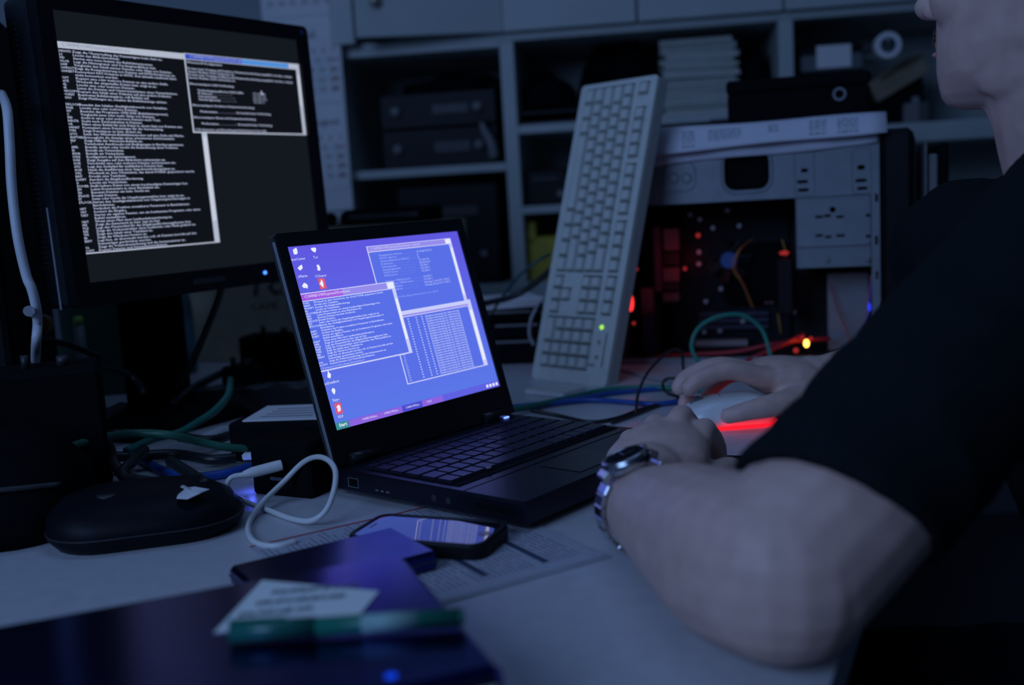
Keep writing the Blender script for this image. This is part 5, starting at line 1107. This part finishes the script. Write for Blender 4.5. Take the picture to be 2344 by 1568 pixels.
# torso, neck
ax, ay = V3((1, 0, 0)), V3((0, 1, 0))
B.rings([ring((0.66, 0.92, -0.33), ax, ay, 0.12, 0.17), ring((0.64, 0.92, -0.15), ax, ay, 0.11, 0.15), ring((0.585, 0.925, 0.03), ax, ay, 0.115, 0.165), ring((0.54, 0.925, 0.14), ax, ay, 0.095, 0.17), ring((0.52, 0.925, 0.20), ax, ay, 0.06, 0.11)])
limb(B, [SL, V3((0.47, 0.83, 0.19)), V3((0.505, 0.925, 0.195)), V3((0.50, 1.02, 0.185)), SR], [0.048, 0.046, 0.055, 0.046, 0.048])
# head
tipw = V3((0.379, 0.970, 0.4190)); yawh, pit, hs = R(180-49), R(-3), 1.07
Fh = V3((math.cos(yawh)*math.cos(pit), math.sin(yawh)*math.cos(pit), -math.sin(pit))); Lh = V3((-math.sin(yawh), math.cos(yawh), 0)); Uh = Fh.cross(Lh)
HR = Matrix((Fh, Lh, Uh)).transposed(); H0 = tipw-(Fh*0.122+Uh*0.086)*hs
def hp(f, l_, z): return H0+(Fh*f+Lh*l_+Uh*z)*hs
HRG = [(0.002, .060, .016, .018), (0.006, .056, .030, .028), (0.014, .048, .043, .040), (0.03, .030, .063, .056), (0.05, .014, .080, .064), (0.08, .0, .095, .068), (0.11, -.008, .101, .073), (0.15, -.012, .104, .077), (0.18, -.014, .098, .073), (0.205, -.016, .080, .060), (0.225, -.018, .050, .038), (0.235, -.018, .015, .012)]
def hring(z, c, rf, rl, g=0.0, n=32):
    out = []
    for k in range(n):
        a = 2*math.pi*k/n; ca, sa = math.cos(a), math.sin(a); sq = lambda x: math.copysign(abs(x)**0.86, x); out.append(hp(c+(rf+g)*sq(ca), (rl+g)*sq(sa), z))
    return out
B.rings([hring(*r) for r in HRG])
sp_ = lambda f, l_, z, a, b, c: B.ell(hp(f, l_, z), (a*hs, b*hs, c*hs), HR)
sp_(0.108, 0, 0.087, 0.0145, 0.0135, 0.0115); sp_(0.101, 0, 0.100, 0.013, 0.010, 0.020); sp_(0.094, 0, 0.118, 0.012, 0.009, 0.020)
for s_ in (-1, 1):
    sp_(0.098, s_*0.012, 0.083, 0.012, 0.008, 0.009); sp_(0.066, s_*0.040, 0.088, 0.022, 0.022, 0.026); sp_(0.015, s_*0.040, 0.050, 0.050, 0.020, 0.045)
    sp_(0.088, s_*0.030, 0.140, 0.012, 0.022, 0.008); sp_(-0.010, s_*0.076, 0.108, 0.016, 0.006, 0.030); sp_(0.078, s_*0.032, 0.124, 0.012, 0.013, 0.012); sp_(-0.002, s_*0.077, 0.086, 0.008, 0.006, 0.009)
sp_(0.089, 0, 0.064, 0.010, 0.022, 0.010); sp_(0.091, 0, 0.054, 0.008, 0.021, 0.007); sp_(0.089, 0, 0.045, 0.008, 0.018, 0.0065); sp_(0.080, 0, 0.018, 0.015, 0.019, 0.015)
limb(B, [V3((0.52, 0.92, 0.15)), V3((0.505, 0.90, 0.21)), hp(0.0, 0, 0.02), hp(-0.01, 0, 0.09)], [0.062, 0.058, 0.057, 0.060])
B.tube([hp(0.030, 0, 0.022), V3((0.485, 0.875, 0.27)), V3((0.495, 0.885, 0.235))], [0.036, 0.056, 0.058], 18, 4)
m_skin = M('skin', (0.62, 0.425, 0.36), 0.5, spec=0.35, var=0.10, scale=55, bump=0.06)
bs_ = m_skin.node_tree.nodes['Principled BSDF']; bs_.inputs['Subsurface Weight'].default_value = 0.12; bs_.inputs['Subsurface Radius'].default_value = (0.006, 0.0025, 0.0015); bs_.inputs['Subsurface Scale'].default_value = 1.0
body = obj('body', fuse(B, 0.0023, 9), m_skin, person)
# lips, hair, eyes
mb = MB(); mb.X = Matrix.Translation(-PO)
for z, a in ((0.0555, 0.0045), (0.0465, 0.005)): mb.ell(hp(0.0955, 0, z), (0.005*hs, 0.018*hs, a*0.8*hs), HR)
obj('lips', mb, M('lips', (0.42, 0.20, 0.18), 0.45), body)
mb = MB(); mb.X = Matrix.Translation(-PO)
for k in range(90):
    rnd = random.Random(k); l_ = rnd.uniform(-0.022, 0.022); z = 0.0655+rnd.uniform(-0.004, 0.004); f = 0.0975-abs(l_)*0.25
    mb.tube([hp(f-0.003, l_, z), hp(f+0.0015, l_*1.06, z-0.004), hp(f+0.001, l_*1.15, z-0.009)], [0.0007, 0.0006, 0.0003], 4, 2)
m_hair = M('reddish_hair', (0.12, 0.055, 0.035), 0.6, var=0.3, scale=150, bump=0.2)
o = obj('moustache', mb, m_hair, body)
hb = MB(); hb.X = Matrix.Translation(-PO); RGh = []
for (z, c, rf, rl) in HRG[5:]:
    RGh.append(hring(z+0.004, c-0.030 if z < 0.16 else c-0.004*(0.235-z)/0.075, rf*(0.80 if z < 0.16 else 1.0), rl, 0.007))
hb.rings(RGh); obj('hair', fuse(hb, 0.004, 4, 0.002, 60), m_hair, body)
mb = MB(); mb.X = Matrix.Translation(-PO)
for s_ in (-1, 1): mb.ell(hp(0.081, s_*0.031, 0.125), (0.0125,)*3)
obj('eyes', mb, M('eye_white', (0.6, 0.6, 0.6), 0.2), body)
# T-shirt
T = MB(); T.X = Matrix.Translation(-PO)
T.rings([ring((0.66, 0.92, -0.30), ax, ay, 0.145, 0.195), ring((0.64, 0.92, -0.15), ax, ay, 0.135, 0.175), ring((0.58, 0.925, 0.03), ax, ay, 0.135, 0.185), ring((0.54, 0.925, 0.14), ax, ay, 0.110, 0.185), ring((0.525, 0.926, 0.195), ax, ay, 0.085, 0.13), ring((0.512, 0.915, 0.235), ax, ay, 0.080, 0.085), ring((0.505, 0.90, 0.262), ax, ay, 0.070, 0.074)])
sax = (EL-SL).normalized(); sp1 = V3((-0.72, 0.0, 0.69)); sp1 = (sp1-sax*sp1.dot(sax)).normalized(); sp2 = sax.cross(sp1)
def sleeve(t_, r_, shear): 
    c_ = SL.lerp(EL, t_); return [c_+sp1*math.cos(2*math.pi*k/36)*r_+sp2*math.sin(2*math.pi*k/36)*r_+sax*shear*r_*math.cos(2*math.pi*k/36) for k in range(36)]
T.rings([sleeve(-0.10, 0.058, 0), sleeve(0.0, 0.069, 0), sleeve(0.25, 0.068, 0.05), sleeve(0.5, 0.0645, 0.15), sleeve(0.74, 0.0625, 0.30), sleeve(0.85, 0.0625, 0.36)])
T.tube([V3((0.50, 1.05, 0.19)), SR, SR.lerp(ER, 0.35), SR.lerp(ER, 0.62)], [0.075, 0.070, 0.066, 0.064], 20, 5)
limb(T, [SL, V3((0.455, 0.82, 0.232)), V3((0.505, 0.905, 0.235)), V3((0.50, 1.02, 0.195)), SR], [0.068, 0.072, 0.074, 0.072, 0.068], 20, 5)
obj('t_shirt', fuse(T, 0.004, 5, 0.0042, 16), M('shirt_black', (0.008, 0.013, 0.015), 0.9, spec=0.05, var=0.15, scale=400), person)
Q = MB(); Q.X = Matrix.Translation(-PO)
for dy, ky in ((-0.09, 0.78), (0.10, 1.06)):
    limb(Q, [V3((0.66, 0.92+dy, -0.31)), V3((0.50, 0.92+dy*1.2, -0.29)), V3((0.26, ky, -0.27))], [0.10, 0.088, 0.066]); limb(Q, [V3((0.26, ky, -0.27)), V3((0.25, ky, -0.48)), V3((0.28, ky, -0.70))], [0.066, 0.058, 0.042])
    Q.ell((0.24, ky, -0.715), (0.12, 0.045, 0.024))
obj('trousers', fuse(Q, 0.008, 3, 0.003, 14), M('dark_trousers', (0.010, 0.012, 0.018), 0.85, spec=0.15, var=0.2, scale=200), person)
ch_ = thing('office_chair', 'black office chair under the man in the dark T-shirt', 'chair', (0.66, 0.92, -0.74))
obj('seat', MB().box((-0.04, 0, 0.275), (0.46, 0.46, 0.06), 0.02), m_matte, ch_)
obj('backrest', MB().box((0.235, 0, 0.56), (0.05, 0.42, 0.40), 0.02, Matrix.Rotation(R(8), 3, 'Y')), m_matte, ch_)
obj('back_bar', MB().box((0.20, 0, 0.31), (0.02, 0.06, 0.26), 0.004), m_dgrey, ch_)
obj('gas_column', MB().cyl((-0.02, 0, 0.05), (-0.02, 0, 0.25), 0.025), m_dgrey, ch_)
for k in range(5):
    an = k*1.2566; d = V3((math.cos(an), math.sin(an), 0)); obj('base_arm', MB().tube([V3((-0.02, 0, 0.07)), V3((-0.02, 0, 0.06))+d*0.14, V3((-0.02, 0, 0.045))+d*0.27], 0.016, 8, 3), m_dgrey, ch_)
    obj('castor', MB().cyl(V3((-0.02, 0, 0.025))+d*0.26-V3((-d.y, d.x, 0))*0.02, V3((-0.02, 0, 0.025))+d*0.26+V3((-d.y, d.x, 0))*0.02, 0.025), m_matte, ch_)
# ------------------------------------------------------------------ wristwatch
WA = (WL-V3((0.108, 0.69, 0.044))).normalized(); WC = V3((0.0925, 0.762, 0.0385))
up = V3((-0.30, -0.10, 0.95)); up = (up-WA*up.dot(WA)).normalized(); sd = WA.cross(up)
Wm = Matrix(((sd.x, WA.x, up.x, WC.x), (sd.y, WA.y, up.y, WC.y), (sd.z, WA.z, up.z, WC.z), (0, 0, 0, 1)))
wt = thing('wristwatch', 'silver metal wristwatch on the wrist resting before the laptop', 'watch', mtx=Wm)
m_sil = M('watch_steel', (0.55, 0.56, 0.58), 0.22, metal=1.0, var=0.05)
rx, rz_ = 0.0355, 0.0345
NL = 26
for k in range(NL):
    a = 2*math.pi*(k+0.5)/NL; ang = math.degrees(a)
    if 62 < ang < 118: continue
    p = V3((rx*math.cos(a), 0, rz_*math.sin(a))); wlk = 0.019-0.004*(1-math.sin(a))/2
    q = obj('strap_link', MB().box((0, 0, 0), (0.0036, wlk, 0.0084), 0.0008), m_sil, wt, p, (0, -a, 0))
mb = MB(); mb.X = Matrix.Translation((0, 0, rz_-0.001)); mb.lathe([(0, 0), (0.0175, 0), (0.019, 0.002), (0.019, 0.007), (0.0175, 0.009), (0.0155, 0.0095)], 32); obj('case', mb, m_sil, wt)
mb = MB(); mb.X = Matrix.Translation((0, 0, rz_+0.0070)); mb.lathe([(0.0185, 0), (0.0182, 0.002), (0.0155, 0.0028), (0.0148, 0.0015)], 32); obj('bezel', mb, m_sil, wt)
mb = MB(); mb.cyl((0, 0, rz_+0.0055), (0, 0, rz_+0.0078), 0.0152, n=28); obj('dial', mb, M('watch_dial', (0.02, 0.025, 0.05), 0.3), wt)
mb = MB(); mb.cyl((0, 0, rz_+0.0086), (0, 0, rz_+0.0092), 0.0150, n=28); obj('crystal', mb, M('watch_glass', (0.02, 0.02, 0.03), 0.03, spec=1.0, coat=1.0), wt)
mb = MB(); mb.box((0.0, 0.006, rz_+0.0093), (0.001, 0.012, 0.0002), 0.0); mb.box((0.004, 0, rz_+0.0093), (0.009, 0.001, 0.0002), 0.0); obj('hands', mb, m_sil, wt)
obj('crown', MB().cyl((0.0, 0.019, rz_+0.004), (0.0, 0.0225, rz_+0.004), 0.003, n=12), m_sil, wt)
for sx in (-1, 1): obj('lug', MB().box((sx*0.0195, 0, rz_+0.001), (0.008, 0.016, 0.006), 0.0015, Matrix.Rotation(R(28*sx), 3, 'Y')), m_sil, wt)
